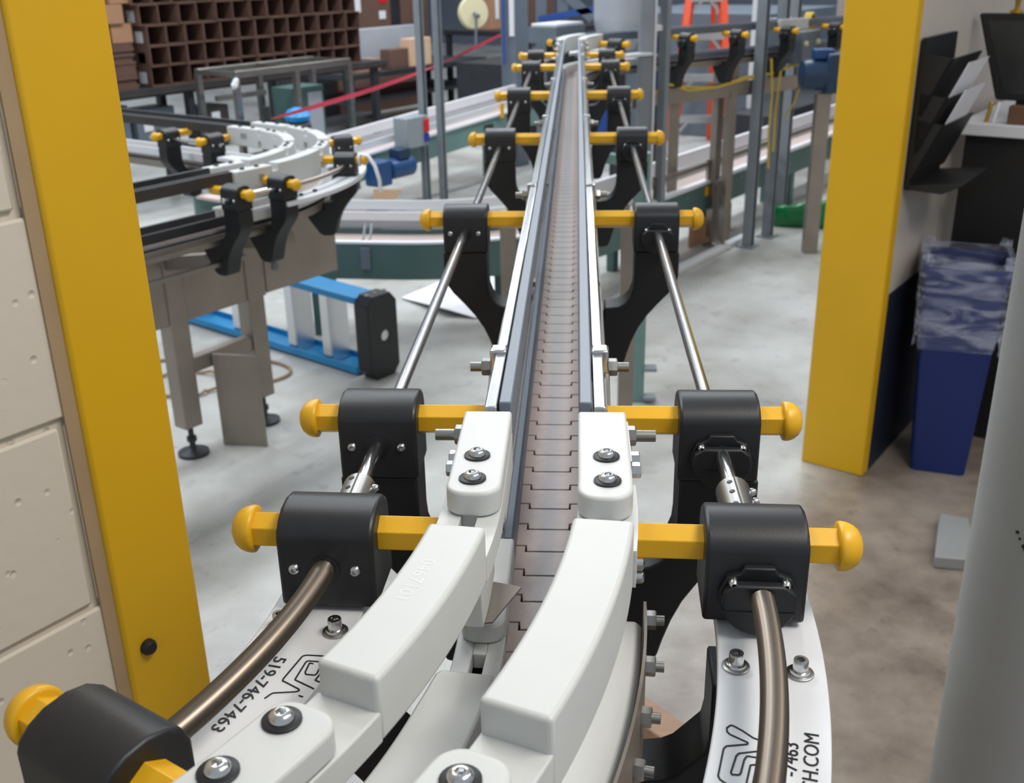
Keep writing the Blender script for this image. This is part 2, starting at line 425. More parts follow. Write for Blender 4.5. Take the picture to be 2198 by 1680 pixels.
# grey round-cornered post close to the lens on the right
mb = MB()
mb.lathe([(0.075, 0.0), (0.075, 2.3)], (0.572, 1.12, 0), n=48)
pp = thing('steel_post', 'scuffed grey painted steel post at the right edge of the photo', 'post', (0.572, 1.12, 0))
mb.build('post_shaft', GREYPOST, pp)
mb = MB(); mb.box((0.572, 1.12, 0.006), (0.24, 0.24, 0.012)); mb.build('base_plate', GREYPOST, pp, bev=0.002)
mb = MB()
for i, (a, z, r) in enumerate(((3.95, 0.865, 0.0024), (4.0, 0.858, 0.0018), (4.08, 0.85, 0.0032), (4.10, 0.846, 0.002))):
    mb.lathe([(r, 0), (r*.8, 0.0004)], (0.572 + .0751*math.cos(a), 1.12 + .0751*math.sin(a), z), (math.cos(a), math.sin(a), 0), 7)
mb.tube([(0.572 + .0754*math.cos(a), 1.12 + .0754*math.sin(a), z) for a, z in ((4.05, .975), (4.12, .982), (4.2, .992), (4.26, .994))], 0.0005, 5)
mb.build('scuff_mark', INK, pp)
# ================================================================== guide bracket builder
ZR = 1.110      # height of the yellow rods over the floor on the main line
def hexprism(mb, x0, x1, y, z, r):
    mb.rings([[Vector((x, y + r*math.sin(2*PI*j/6), z + r*math.cos(2*PI*j/6))) for j in range(6)] for x in (x0, x1)])
def make_bracket(side, cover, label, group, arm=True, inner=0.045, drop=0.0):
    """side +1: right of the belt. Local origin under the clamp block, z measured from the arm's lowest tip."""
    g = side; X0 = 0.1415; zb = 0.876
    root = thing('guide_bracket', label, 'bracket', local=True, group=group)
    def L(x, y, z): return Vector((g*(x - X0), y, z - zb))
    # clamp block: profile across the rod, extruded along it
    mb = MB(); prof = [(-0.0265, 1.066), (-0.0265, 1.117), (-0.0245, 1.1225), (-0.018, 1.1285), (-0.009, 1.1325), (0.004, 1.134), (0.016, 1.1315), (0.024, 1.1255), (0.028, 1.117), (0.028, 1.066)]
    mb.prism([L(0.1085, y, z) for y, z in prof], (g*0.066, 0, 0))
    blk = mb.build('clamp_block', BLACK, root, bev=0.0028, seg=3, ang=50)
    # swan neck arm
    if arm:
        mb = MB()
        out = [(0.176, 1.0655), (0.176, 1.03), (0.174, 1.018), (0.163, 1.002), (0.147, 0.985), (0.131, 0.966), (0.118, 0.946), (0.109, 0.926), (0.102, 0.905), (0.098, 0.890), (0.093, 0.879), (0.084, 0.8765), (0.060, 0.876), (0.047, 0.882), (0.004, 0.944), (0.004, 0.960), (0.0665, 0.960), (0.0665, 0.9785),
               (0.075, 0.979), (0.088, 0.981), (0.097, 0.986), (0.105, 0.995), (0.1095 + (0.007 if drop else 0), 1.008), (0.1105 + (0.008 if drop else 0), 1.02), (0.1105 + (0.008 if drop else 0), 1.0655)]
        mb.prism([L(x, -0.0235, z - drop) for x, z in out], (0, 0.047, 0))
        mb.build('swan_neck_arm', BLACKARM, root, bev=0.002, seg=2, ang=50)
    mb = MB(); hexprism(mb, g*(inner - X0), g*(0.199 - X0), 0, ZR - zb, 0.0132)
    rod = mb.build('adjusting_rod', YELLOW, root, bev=0.0006)
    mb = MB(); mb.lathe([(0.0145, 0), (0.0163, 0.0008), (0.0166, 0.003), (0.0162, 0.006), (0.0148, 0.0095), (0.012, 0.0132), (0.0075, 0.0158), (0.003, 0.0168), (0.0002, 0.017)], L(0.1955, 0, ZR), (g, 0, 0), 24)
    mb.build('end_knob', YELLOW, rod, ang=60)
    if cover:
        mb = MB(); c = L(0.1425, -0.0265, 1.0895); r = 0.0245; pts = []
        for i in range(25):
            a = PI + PI*i/24; pts.append((r*math.cos(a), r*math.sin(a)))
        pts += [(r, 0.004), (0.0205, 0.0135), (0.0125, 0.0165), (0.0095, 0.021), (-0.0095, 0.021), (-0.0125, 0.0165), (-0.0205, 0.0135), (-r, 0.004)]
        mb.prism([c + Vector((x, 0, z)) for x, z in pts], (0, -0.006, 0))
        cv = mb.build('pinion_cover', BLACKARM, root, bev=0.001)
        mb = MB(); pts = [(r*.97*math.cos(PI + PI*i/24), r*.97*math.sin(PI + PI*i/24)) for i in range(25)] + [(0.0225, 0.007), (0.015, 0.0125), (-0.015, 0.0125), (-0.0225, 0.007)]
        mb.prism([c + Vector((x, -0.006, z)) for x, z in pts], (0, -0.008, 0)); mb.build('cover_boss', BLACKARM, cv, bev=0.0015)
        mb = MB(); mb.box(c + Vector((0, -0.0142, -0.0065)), (0.046, 0.001, 0.0012)); mb.build('parting_line', RUBBER, cv)
        for dx in (-0.0165, 0.0165):
            mb = MB(); mb.button(c + Vector((dx, -0.006, 0.0115)), 0.0034, 0.006, (0, -1, 0), 14); mb.build('screw', STEEL, cv)
    else:
        mb = MB(); mb.lathe([(0.0105, 0), (0.0105, 0.0012), (0.0092, 0.0016)], L(0.1425, -0.0265, 1.0955), (0, -1, 0), 22); mb.build('bushing', RUBBER, blk)
        for dx in (-0.0208, 0.0208):
            mb = MB(); mb.button(L(0.1425 + dx, -0.0262, 1.0955), 0.0042, 0.0035, (0, -1, 0), 18); mb.build('screw', STEEL, blk)
    return root
def place(o, path, s, side, dz=0.0, base=0.876, flip=False):
    x, y, h = path.at(s); q = path.p(s, side*0.1415, base + dz)
    o.location = q; o.rotation_euler = (0, 0, h - PI/2 + (PI if flip else 0))
    return o

# ================================================================== main conveyor
RC = 0.61
a70 = R_(70)
MP = Path(-RC + RC*math.cos(a70), 0.64 - RC*math.sin(a70), PI/2 - a70, [('A', RC, a70), ('L', 4.11), ('A', 0.61, -R_(52)), ('L', 2.6)], -RC*a70)
S1 = 4.11; S2 = S1 + 0.61*R_(52)

# frame
fr = thing('belt_conveyor', 'long stainless conveyor frame carrying the brown chain through the doorway', 'conveyor', (0, 0, 0))
for sg in (-1, 1):
    mb = MB(); MP.sweep(mb, -0.56, S2+2.2, rect(sg*0.0585, sg*0.0625, 0.9625, 0.988), 0.04); mb.build('side_plate', STEELD, fr)
    mb = MB(); MP.sweep(mb, -0.56, S2+2.2, rect(sg*0.0285, sg*0.0585, 0.984, 0.9955), 0.03); mb.build('wear_strip', RUBBER, fr)
mb = MB(); MP.sweep(mb, -0.56, S2+2.2, rect(-0.0585, 0.0585, 0.9625, 0.972), 0.04); mb.build('bed', DARK2, fr)
def leg_pair(path, s, z1, half, m, parent, w=0.045):
    for sg in (-1, 1):
        q = path.p(s, sg*half, 0); mb = MB(); mb.box((q.x, q.y, 0.05 + (z1-0.05)/2), (w, w, z1-0.05), rz=path.at(s)[2])
        mb.lathe([(0.045, 0), (0.045, 0.008), (0.014, 0.02), (0.009, 0.022), (0.009, 0.055)], (q.x, q.y, 0), n=16)
        mb.build('leg', m, parent, bev=0.002)
    mb = MB(); mb.bar(path.p(s, -half, 0.35), path.p(s, half, 0.35), 0.035, 0.035); mb.build('crossbar', m, parent)
leg_pair(MP, 2.36, 0.80, 0.175, STEELD, fr)
leg_pair(MP, S2+0.7, 0.9625, 0.045, STEELD, fr)
leg_pair(MP, 0.5, 0.9625, 0.04, STEELD, fr)
mb = MB(); mb.bar(MP.p(2.36, -0.175, 0.80), MP.p(2.36, 0.175, 0.80), 0.045, 0.045); mb.build('crossbar', STEELD, fr)
mb = MB(); mb.box((0, 3.0, 0.89), (0.05, 0.045, 0.145)); mb.build('post', STEELD, fr)

# chain, link by link
PITCH = 0.0381
ch = thing('conveyor_chain', 'brown and grey hinged plastic conveyor chain running away from the camera', 'chain', (0, 0, 0))
def link_pts():
    hw, ht, nt_ = 0.0412, 0.0185, 0.0098; y0, y1 = -PITCH/2 + 0.0007, PITCH/2 - 0.0007
    return [(-hw, y0), (-ht, y0), (-ht+0.0006, y0-nt_), (ht-0.0006, y0-nt_), (ht, y0), (hw, y0), (hw, y1), (ht+0.0008, y1), (ht+0.0008, y1-nt_), (-ht-0.0008, y1-nt_), (-ht-0.0008, y1), (-hw, y1)]
mb = MB(); mb.prism([Vector((x, y, -0.0045)) for x, y in link_pts()], (0, 0, 0.0045))
proto = mb.build('chain_link', CHAIN, None, bev=0.0006, seg=2)
rest = MB()
i = 0; s = -0.36
while s < S2 + 2.1:
    x, y, h = MP.at(s)
    if i < 100:
        o = proto if i == 0 else proto.copy()
        if i: COL.objects.link(o)
        o.parent = ch; o.location = (x, y, 1.0); o.rotation_euler = (0, 0, h - PI/2)
    else:
        c, sn = math.cos(h-PI/2), math.sin(h-PI/2)
        rest.prism([Vector((x + a*c - b*sn, y + a*sn + b*c, 0.9955)) for a, b in link_pts()], (0, 0, 0.0045))
    i += 1; s += PITCH
o = rest.build('chain_run', CHAIN, ch); o['kind'] = 'stuff'

# straight guide rails, two tiers a side
def bolt(mb, o, axis, r=0.0055, h=0.006, shank=0.0, rs=0.0035):
    mb.hexnut(o, r, h, axis)
    if shank: mb.lathe([(rs, 0), (rs, shank)], o, axis, 12)
RODS = [0.176, 0.916, 1.676, 2.455, 3.29]           # path positions of the straight brackets
for sg, sd in ((-1, 'left'), (1, 'right')):
    r = thing('guide_rail', 'upper %s guide rail with bright steel back and grey plastic face' % sd, 'guide rail', MP.p(0.12, sg*0.037, 1.118), group='upper guide rails')
    mb = MB(); MP.sweep(mb, 0.118, S1, rect(sg*0.0265, sg*0.0365, 1.121, 1.1505)); mb.build('face_strip', GREYP, r, bev=0.0012)
    mb = MB(); MP.sweep(mb, 0.112, S1, [(sg*0.0378, 1.117), (sg*0.0468, 1.117), (sg*0.0486, 1.122), (sg*0.0486, 1.144), (sg*0.0468, 1.149), (sg*0.0378, 1.149)]); mb.build('steel_channel', STEEL, r, bev=0.001)
    for q in RODS + [3.72, 4.0]:
        for e in (0.062,):
            mb = MB(); c = q + e
            MP.sweep(mb, c-0.0085, c+0.0085, rect(sg*0.0372, sg*0.0525, 1.112, 1.1525)); mb.build('rail_clamp', STEEL, r, bev=0.002)
            h = MP.at(c)[2]; ax_ = (math.sin(h)*sg, -math.cos(h)*sg, 0)
            mb = MB(); bolt(mb, MP.p(c, sg*0.0525, 1.134), ax_, 0.008, 0.008, 0.018, 0.0045); mb.build('clamp_bolt', STEELB, r)
        mb = MB(); mb.bar(MP.p(q+0.005, sg*0.051, 1.104), MP.p(q+0.062, sg*0.051, 1.124), 0.005, 0.018); mb.build('rod_link', STEELD, r, bev=0.001)
    r2 = thing('lower_guide_strip', 'low dark grey plastic guide strip along %s side of the chain' % sd, 'guide strip', MP.p(0.12, sg*0.032, 1.0), group='lower guide strips')
    mb = MB(); MP.sweep(mb, 0.116, S1, [(sg*0.0268, 1.003), (sg*0.0368, 1.003), (sg*0.0368, 1.026), (sg*0.034, 1.030), (sg*0.029, 1.030), (sg*0.0268, 1.027)]); mb.build('strip', GREYS, r2)
    mb = MB()
    for q in RODS:
        mb = MB(); MP.sweep(mb, q-0.01, q+0.01, rect(sg*0.0368, sg*0.060, 1.008, 1.016)); mb.build('strip_stay', STEELD, r2)

# brackets on the main line
ORD = ['nearest straight', 'second', 'third', 'fourth', 'fifth']
WHERE = ['beside the white end blocks', 'level with the blue ladder', 'in front of the low green conveyors', 'second from far end', 'farthest of the straight ones']
GB = 'guide brackets along the main conveyor'
for sg, sd in ((-1, 'left'), (1, 'right')):
    p0 = make_bracket(sg, sg > 0, 'black bracket with yellow rod on %s side, at the start of the near curve' % sd, GB, drop=0.054)
    place(p0, MP, -0.02, sg)
    o = copy_tree(p0); o['label'] = 'tilted black bracket with yellow rod at bottom left corner of photo' if sg < 0 else 'black swan-neck bracket cut off by bottom edge, right of the curved guides'
    place(o, MP, -RC*R_(30.8), sg)
    p1 = make_bracket(sg, sg > 0, 'x', GB)
    for i, q in enumerate(RODS):
        o = copy_tree(p1) if i else p1; o['label'] = '%s black bracket with yellow rod, %s side, %s' % (ORD[i], sd, WHERE[i]); place(o, MP, q, sg)
    for i, q in enumerate((3.78, S1+0.30)):
        o = copy_tree(p1); o['label'] = 'distant black bracket with yellow rod, %s side, %s' % (sd, ('where far bend starts', 'in middle of far bend')[i]); place(o, MP, q, sg)
    # straight shaft
    t = thing('drive_shaft', 'long bright steel shaft linking the brackets on %s side' % sd, 'shaft', MP.p(0.07, sg*0.1425, 1.09), group='bracket drive shafts')
    mb = MB(); mb.tube([MP.p(0.066, sg*0.1425, 1.0955), MP.p(RODS[-1]+0.05, sg*0.1425, 1.0955)], 0.0062, 20)
    mb.build('shaft', STEEL, t)
    # split clamp coupling
    t = thing('shaft_coupling', 'stainless clamp coupling joining flexible and straight shafts on %s side' % sd, 'coupling', MP.p(0.06, sg*0.1425, 1.083), group='shaft couplings')
    mb = MB()
    c0, c1 = MP.p(0.024, sg*0.1425, 1.0955), MP.p(0.078, sg*0.1425, 1.0955); d = (c1-c0)
    mb.lathe([(0.0105, 0), (0.0128, 0.0012), (0.0128, 0.0525), (0.0105, 0.054)], c0, d, 28); cpl = mb.build('clamp_body', STEELB, t)
    mb = MB(); mb.box((c0+c1)/2 + Vector((0.0, 0, 0.0126)), (0.0012, 0.054, 0.0012)); mb.build('split_line', RUBBER, cpl)
    for k_ in (0.012, 0.030, 0.045):
        mb = MB(); mb.lathe([(0.0022, 0), (0.0020, 0.0006)], c0 + d.normalized()*k_ + Vector((-0.004, 0, 0.0120)), (-0.3, 0, 1), 12); mb.build('screw_hole', RUBBER, cpl)
        mb = MB(); mb.button(c0 + d.normalized()*k_ + Vector((0.0122, 0, 0.0035)), 0.0032, 0.004, (1, 0, 0.2), 12); mb.build('cap_screw', STEEL, cpl)
    # flexible coil shaft round the bend
    mb = MB(); n = 560; a, b = -0.044, -RC*R_(28.5)
    if sg > 0: a, b = -0.056, -0.40
    pts = [MP.p(a + (b-a)*i/n, (-0.1425 + 0.0040*math.sin(0.85*PI*i/n)) if sg < 0 else 0.1445 + 0.0145*min(1, i/(0.55*n)), 1.0955 + 0.004*math.sin(PI*i/n)) for i in range(n+1)]
    mb.tube(pts, [0.0072 + (0.0006 if i % 2 else -0.0003) for i in range(n+1)], 14)
    single(mb, 'flexible_shaft', SPRING, 'brown-grey coiled flexible shaft curving along the %s printed plate' % sd, 'shaft', 'flexible shafts', ang=180)

# ------------------------------------------------------------------ curved white guides
def screw_at(parent, path, s, off, z, big=1.0, style='button'):
    q = path.p(s, off, z)
    if style == 'button':
        mb = MB(); mb.lathe([(0.0094*big, 0), (0.0094*big, 0.0012), (0.0088*big, 0.0016)], q, n=24); w = mb.build('washer', RUBBER, parent)
        mb = MB(); mb.button(q + Vector((0, 0, 0.0016)), 0.0062*big, 0.0040*big); mb.build('button_screw', STEEL, w)
    else:
        mb = MB(); mb.lathe([(0.0085, 0), (0.0085, 0.0012), (0.008, 0.0015)], q, n=24); w = mb.build('washer', STEELB, parent)
        mb = MB(); mb.lathe([(0.0066, 0), (0.0063, 0.0018), (0.005, 0.0022)], q + Vector((0, 0, .0015)), n=20); mb.capscrew(q + Vector((0, 0, 0.003)), 0.0047, 0.0075); mb.build('cap_screw', STEEL, w)
def tongue(mb, path, s0, s1, o0, o1, z0, z1, h0, h1, w=0.0105, mid=None):
    """plate with a lengthwise slot between h0 and h1"""
    m = mid if mid is not None else (o0+o1)/2; sg = 1 if o1 > o0 else -1
    path.sweep(mb, s0, s1, rect(o0, m - sg*w/2, z0, z1), 0.01); path.sweep(mb, s0, s1, rect(m + sg*w/2, o1, z0, z1), 0.01)
    path.sweep(mb, s0, h0, rect(m - sg*w/2, m + sg*w/2, z0, z1), 0.01); path.sweep(mb, h1, s1, rect(m - sg*w/2, m + sg*w/2, z0, z1), 0.01)
I0, I1 = 0.0255, 0.0625
for sg, sd in ((-1, 'left'), (1, 'right')):
    # straight end block: pad with two screws, bolted to the rail
    t = thing('guide_end_block', 'white plastic end block with two button screws, %s of the chain' % sd, 'guide block', MP.p(0.03, sg*0.044, 1.09), group='white end blocks')
    mb = MB(); MP.flat(mb, padshape(-0.034, 0.1045, sg*I0, sg*(I1-0.0005), 0.0145), 1.131, 1.149); mb.build('pad', WHITE, t, bev=0.0022, seg=3)
    mb = MB(); MP.sweep(mb, 0.02, 0.1045, rect(sg*I0, sg*(I1-.004), 1.100, 1.131)); mb.build('rail_socket', WHITE, t, bev=0.001)
    for q in (0.024, -0.012): screw_at(t, MP, q, sg*0.0452, 1.149, 0.98)
    ax_ = (sg, 0, 0)
    mb = MB(); MP.sweep(mb, 0.04, 0.110, rect(sg*0.0612, sg*0.0640, 1.112, 1.138)); mb.build('side_plate', STEELB, t)
    mb = MB(); bolt(mb, MP.p(0.101, sg*0.064, 1.130), ax_, 0.0078, 0.006, 0.021, 0.0046); mb.build('hex_nut', STEELB, t)
    for q in (0.072, 0.054):
        mb = MB(); bolt(mb, MP.p(q, sg*0.064, 1.124), ax_, 0.0058, 0.0075); mb.build('bolt_head', STEEL, t)
    # thick curved segment: tongues with slots fore and aft of a raised block
    b0, b1 = (-0.082, -0.244) if sg < 0 else (-0.062, -0.236)
    t = thing('curved_guide', ('thick white curved guide segment engraved 0467101' if sg < 0 else 'thick plain white curved guide segment right of the chain'), 'guide', MP.p(-0.15, sg*0.044, 1.075), group='curved guide segments')
    mb = MB(); MP.sweep(mb, b1, b0, rect(sg*I0, sg*(I1 - (0.001 if sg < 0 else -0.001)), 1.112 if sg < 0 else 1.104, 1.151), 0.008); blk = mb.build('raised_block', WHITE, t, bev=0.0028, seg=3)
    mb = MB(); tongue(mb, MP, b0-0.002, 0.018, sg*I0, sg*(I1+0.003), 1.112 if sg < 0 else 1.104, 1.1305, -0.062, -0.03, 0.011); mb.build('slotted_tongue', WHITE, t)
    mb = MB(); MP.sweep(mb, b1-0.16, b1+0.002, rect(sg*I0, sg*(I1+0.001), 1.112 if sg < 0 else 1.104, 1.1305), 0.01); mb.build('rear_tongue', WHITE, t, bev=0.0012)
    if sg < 0:
        mb = MB(); MP.sweep(mb, -0.058, 0.015, rect(-0.0345, -0.056, 1.060, 1.112), 0.01); mb.build('spacer', WHITE, t, bev=0.001)
    # next pad
    p0s = -0.2715 if sg < 0 else -0.262
    t = thing('guide_pad', ('white pad with two large button screws at lower left' if sg < 0 else 'white pad with one button screw at the bottom centre edge'), 'guide block', MP.p(-0.33, sg*0.044, 1.13), group='curved guide pads')
    mb = MB(); MP.flat(mb, padshape(-0.50, p0s, sg*(I0-0.0005), sg*(I1+0.0005), 0.014, low=False, high=True), 1.1315, 1.148); mb.build('pad', WHITE, t, bev=0.0024, seg=3)
    for q in ((-0.2885, -0.331) if sg < 0 else (-0.281, -0.325)): screw_at(t, MP, q, sg*0.0435 if sg > 0 else sg*0.0495, 1.148, 1.0)
    # lower tier
    t = thing('lower_curved_guide', 'low white curved guide under the upper one, %s edge of the chain' % sd, 'guide', MP.p(-0.1, sg*0.044, 1.0), group='lower curved guides')
    mb = MB(); MP.flat(mb, padshape(-0.012, 0.114, sg*0.0265, sg*0.0585, 0.013), 1.016, 1.031); mb.build('end_pad', WHITE, t, bev=0.002)
    mb = MB(); MP.sweep(mb, 0.0, 0.114, rect(sg*0.0265, sg*0.0545, 0.9965, 1.016)); mb.build('pad_foot', WHITE, t)
    mb = MB(); tongue(mb, MP, -0.072, 0.02, sg*0.0265, sg*0.0615, 1.003, 1.0155, -0.058, -0.024, 0.0095, mid=sg*0.0435); mb.build('slotted_tongue', WHITE, t, bev=0.001)
    mb = MB()
    if sg < 0:
        MP.flat(mb, [(-0.068, -0.0265), (-0.45, -0.0265), (-0.45, -0.0900), (-0.3, -0.0800), (-0.2, -0.0730), (-0.11, -0.0690), (-0.080, -0.0665), (-0.072, -0.0655), (-0.067, -0.0620)], 0.99, 1.031, 0.01)
    else:
        MP.sweep(mb, -0.45, -0.02, [(sg*0.0265, 0.99), (sg*0.0705, 0.99), (sg*0.0705, 1.042), (sg*0.066, 1.046), (sg*0.0265, 1.046)], 0.012)
    mb.build('low_block', WHITE, t, bev=0.002)
# engraved number
def text_polys(txt, size, ext=0.0002):
    cu = bpy.data.curves.new('lettering', 'FONT'); cu.body = txt; cu.size = size; cu.extrude = ext; cu.align_x = 'LEFT'; cu.resolution_u = 3
    ob = bpy.data.objects.new('lettering', cu); COL.objects.link(ob); bpy.context.view_layer.update()
    me = bpy.data.meshes.new_from_object(ob.evaluated_get(bpy.context.evaluated_depsgraph_get()))
    vs = [v.co.copy() for v in me.vertices]; fs = [tuple(p.vertices) for p in me.polygons]
    bpy.data.objects.remove(ob); bpy.data.curves.remove(cu); bpy.data.meshes.remove(me)
    return vs, fs
def text_on_path(path, txt, size, s0, ds, off0, doff, z, sx=1.0):
    """x of the text runs along the belt (ds = +1 / -1), y across it"""
    vs, fs = text_polys(txt, size); mb = MB()
    mb.add([path.p(s0 + ds*v.x*sx, off0 + doff*v.y, z + v.z) for v in vs], fs); return mb
cg = [o for o in bpy.data.objects if o.get('label', '').startswith('thick white curved')][0]
text_on_path(MP, '0467101', 0.0125, -0.128, -1, -0.0520, 1, 1.15088, 1.12).build('engraved_number', ENGR, cg, flat=True)
# thin steel shim under the left guide
mb = MB(); mb.prism([Vector(p) for p in ((-0.0335, 0.643, 1.058), (-0.0143, 0.637, 1.058), (-0.0315, 0.594, 1.058), (-0.056, 0.588, 1.058), (-0.056, 0.64, 1.058))], (0, 0, 0.0015))
single(mb, 'steel_shim', STEELD, 'thin triangular steel shim poking out under left white guide', 'shim')

# right hand steel strip with bolts along the outside of the lower guide
t = thing('bolt_strip', 'curved stainless strip with a row of hex bolts, right of the white guides', 'bracket', MP.p(-0.1, 0.08, 0.93))
mb = MB(); MP.sweep(mb, -0.40, -0.012, rect(0.0715, 0.0735, 0.96, 1.056), 0.012); mb.build('strip', STEELD, t)
for q, z in ((-0.024, 1.050), (-0.060, 1.042), (-0.092, 1.030), (-0.122, 1.018)):
    h = MP.at(q)[2]; mb = MB(); bolt(mb, MP.p(q, 0.0735, z), (math.sin(h), -math.cos(h), 0), 0.0066, 0.0065, 0.012, 0.0035); mb.build('hex_bolt', STEELB, t)
for zz in (1.099, 1.0885):
    mb = MB(); mb.lathe([(0.0045, 0), (0.0045, 0.007), (0.003, 0.008)], MP.p(-0.03, 0.0625, zz), (1, 0, 0), 14); mb.build('small_screw', STEEL, t)

# printed outer plates
for sg, sd in ((-1, 'left'), (1, 'right')):
    t = thing('printed_plate', 'white curved plate with black printed lettering under the %s coiled shaft' % sd, 'plate', MP.p(-0.1, sg*0.15, 1.05), group='printed curved plates')
    mb = MB(); MP.sweep(mb, -0.50, 0.015, rect(sg*0.1185, sg*(0.1815 if sg < 0 else 0.184), 1.051, 1.0625), 0.01); mb.build('plate', WHITE2, t, bev=0.0012)
    for q, f in ((-0.0775, 0.1295), (-0.078, 0.168)): screw_at(t, MP, q if sg > 0 else -0.083, sg*f, 1.0625, 1.0, 'cap')
    if sg > 0:
        text_on_path(MP, 'CH.COM', 0.0118, -0.1575, 1, 0.1770, -1, 1.0628, 0.80).build('lettering', INK, t, flat=True)
        text_on_path(MP, '-7463', 0.0118, -0.1500, 1, 0.1660, -1, 1.0628, 0.80).build('lettering', INK, t, flat=True)
    else:
        text_on_path(MP, '519-746-7463', 0.0120, -0.1255, -1, -0.1570, 1, 1.0628, 1.46).build('lettering', INK, t, flat=True)
    # outlined logo strokes
    Q = [[(0.1106,0.4894),(0.1104,0.4863),(0.1117,0.4841),(0.1208,0.4777),(0.1204,0.4763),(0.1084,0.4744),(0.1066,0.4721),(0.101,0.4509),(0.1017,0.4482),(0.1055,0.4444),(0.1186,0.4436)],[(0.1106,0.4894),(0.1127,0.4916),(0.1142,0.4918),(0.1192,0.4874),(0.1244,0.4816),(0.1309,0.4781)],[(0.1288,0.4715),(0.1146,0.4688),(0.1128,0.4666),(0.1082,0.4539),(0.1084,0.4523),(0.1122,0.452),(0.1134,0.4534),(0.1168,0.4639),(0.1187,0.4668),(0.1278,0.465)],[(0.115,0.4448),(0.1196,0.4598),(0.1226,0.4602),(0.1226,0.4586),(0.1181,0.4436)]] if sg > 0 else [[(-0.1338,0.5484),(-0.1471,0.5492),(-0.1496,0.5479),(-0.1559,0.525),(-0.1558,0.5228),(-0.1537,0.5218),(-0.144,0.5155),(-0.1431,0.5139),(-0.145,0.5128),(-0.1585,0.5113),(-0.1599,0.5099),(-0.1624,0.506)],[(-0.1352,0.5424),(-0.1448,0.5433),(-0.1459,0.542),(-0.1483,0.5259),(-0.1484,0.5242),(-0.1367,0.5172),(-0.1346,0.5159)],[(-0.1408,0.5404),(-0.1433,0.5412),(-0.1439,0.5318),(-0.1429,0.5297),(-0.1373,0.5291),(-0.1362,0.5306),(-0.1355,0.5394)],[(-0.1332,0.5336),(-0.1358,0.5242),(-0.1326,0.5226)],[(-0.1424,0.5094),(-0.1395,0.5082)]]
    for pl in Q:
        mb = MB()
        for a, b in zip(pl[:-1], pl[1:]): mb.bar((a[0], a[1], 1.0627), (b[0], b[1], 1.0627), 0.0010, 0.0004)
        mb.build('logo_outline', INK, t, flat=True)

# far bend: white curved guides of the main line, then rails going right
t = thing('far_bend_guide', 'white plastic guides on the distant bend where the main conveyor turns right', 'guide', MP.p(S1+0.2, 0, 1.0))
for o0, o1 in ((-0.066, -0.0265), (0.0265, 0.062)):
    mb = MB(); MP.sweep(mb, S1-0.01, S1+0.33, rect(o0, o1, 1.09, 1.152), 0.03); mb.build('upper_guide', WHITE, t, bev=0.003)
    mb = MB(); MP.sweep(mb, S1-0.01, S2+0.05, rect(o0, o1, 0.9975, 1.03), 0.03); mb.build('lower_guide', WHITE, t, bev=0.003)
for o0, o1 in ((-0.184, -0.119), (0.119, 0.184)):
    mb = MB(); MP.sweep(mb, S1-0.02, S2+0.03, rect(o0, o1, 1.051, 1.0625), 0.03); mb.build('outer_plate', WHITE2, t)
for sg, sd in ((-1, 'far'), (1, 'near')):
    r = thing('guide_rail', 'distant %s guide rail of the conveyor running off to the right' % sd, 'guide rail', MP.p(S2+0.1, sg*0.04, 1.118))
    mb = MB(); MP.sweep(mb, S1+0.34, S2+1.75, rect(sg*0.0265, sg*0.0485, 1.117, 1.1505)); mb.build('face_strip', GREYS, r)
    mb = MB(); MP.sweep(mb, S2+0.05, S2+1.75, rect(sg*0.0265, sg*0.0485, 1.003, 1.03)); mb.build('lower_strip', GREYS, r)
for i, q in enumerate((0.28, 0.62, 0.98, 1.35, 1.7)):
    o = copy_tree(p1); o['label'] = '%s small black bracket with yellow knob on the conveyor running off right, near side' % ('leftmost', 'second', 'middle', 'fourth', 'rightmost')[i]; place(o, MP, S2+q, 1)
t = thing('guide_block', 'white guide blocks on the run going right, behind the left strut of the trio', 'guide block', MP.p(S2+1.15, 0, 1.09))
for sg in (-1, 1):
    mb = MB(); MP.sweep(mb, S2+1.0, S2+1.22, rect(sg*0.049, sg*0.066, 1.10, 1.16)); mb.build('block', WHITE, t, bev=0.003)
# ================================================================== left machine: curved conveyor on the left
LZ = -0.205                                     # its belt sits lower than the main one
LX, LY = st(0.6, -2.3765).x, st(0.6, -2.3765).y
hd = math.atan2(U.y, U.x)
LP = Path(LX, LY, hd, [('L', 1.42), ('A', 0.553, PI/2), ('L', 1.8)], 0.6)
C0 = 2.02; C1 = C0 + 0.553*PI/2
lm = thing('belt_conveyor', 'stainless frame of the curved conveyor left of the ladder', 'conveyor', LP.p(1.5, 0, 0))
for sg in (-1, 1):
    mb = MB(); LP.sweep(mb, 0.7, C1+1.7, rect(sg*0.0585, sg*0.0625, 0.758, 0.783), 0.04); mb.build('side_plate', STEELD, lm)
    mb = MB(); LP.sweep(mb, 0.7, C0-0.44, rect(sg*0.0585, sg*0.0625, 0.655, 0.757), 0.04); mb.build('lower_side_plate', STEELD, lm)
mb = MB(); LP.sweep(mb, 0.7, C1+1.7, rect(-0.0585, 0.0585, 0.758, 0.768), 0.04); mb.build('bed', DARK2, lm)
mb = MB(); LP.sweep(mb, 0.7, C0-0.02, rect(0.0625, 0.085, 0.760, 0.775)); mb.build('side_ledge', STEELB, lm)
mb = MB(); LP.sweep(mb, 0.7, C0-0.1, rect(0.066, 0.080, 0.700, 0.712)); mb.build('side_ledge', STEELB, lm)
mb = MB(); stbox(mb, 0.9, 2.262, -2.66, -2.635, 0.45, 0.70); mb.build('drip_panel', STEELD, lm, bev=0.003)
mb = MB(); stbox(mb, 2.266, 2.60, -2.66, -2.635, 0.455, 0.72); mb.build('end_panel', STEELD, lm, bev=0.003)
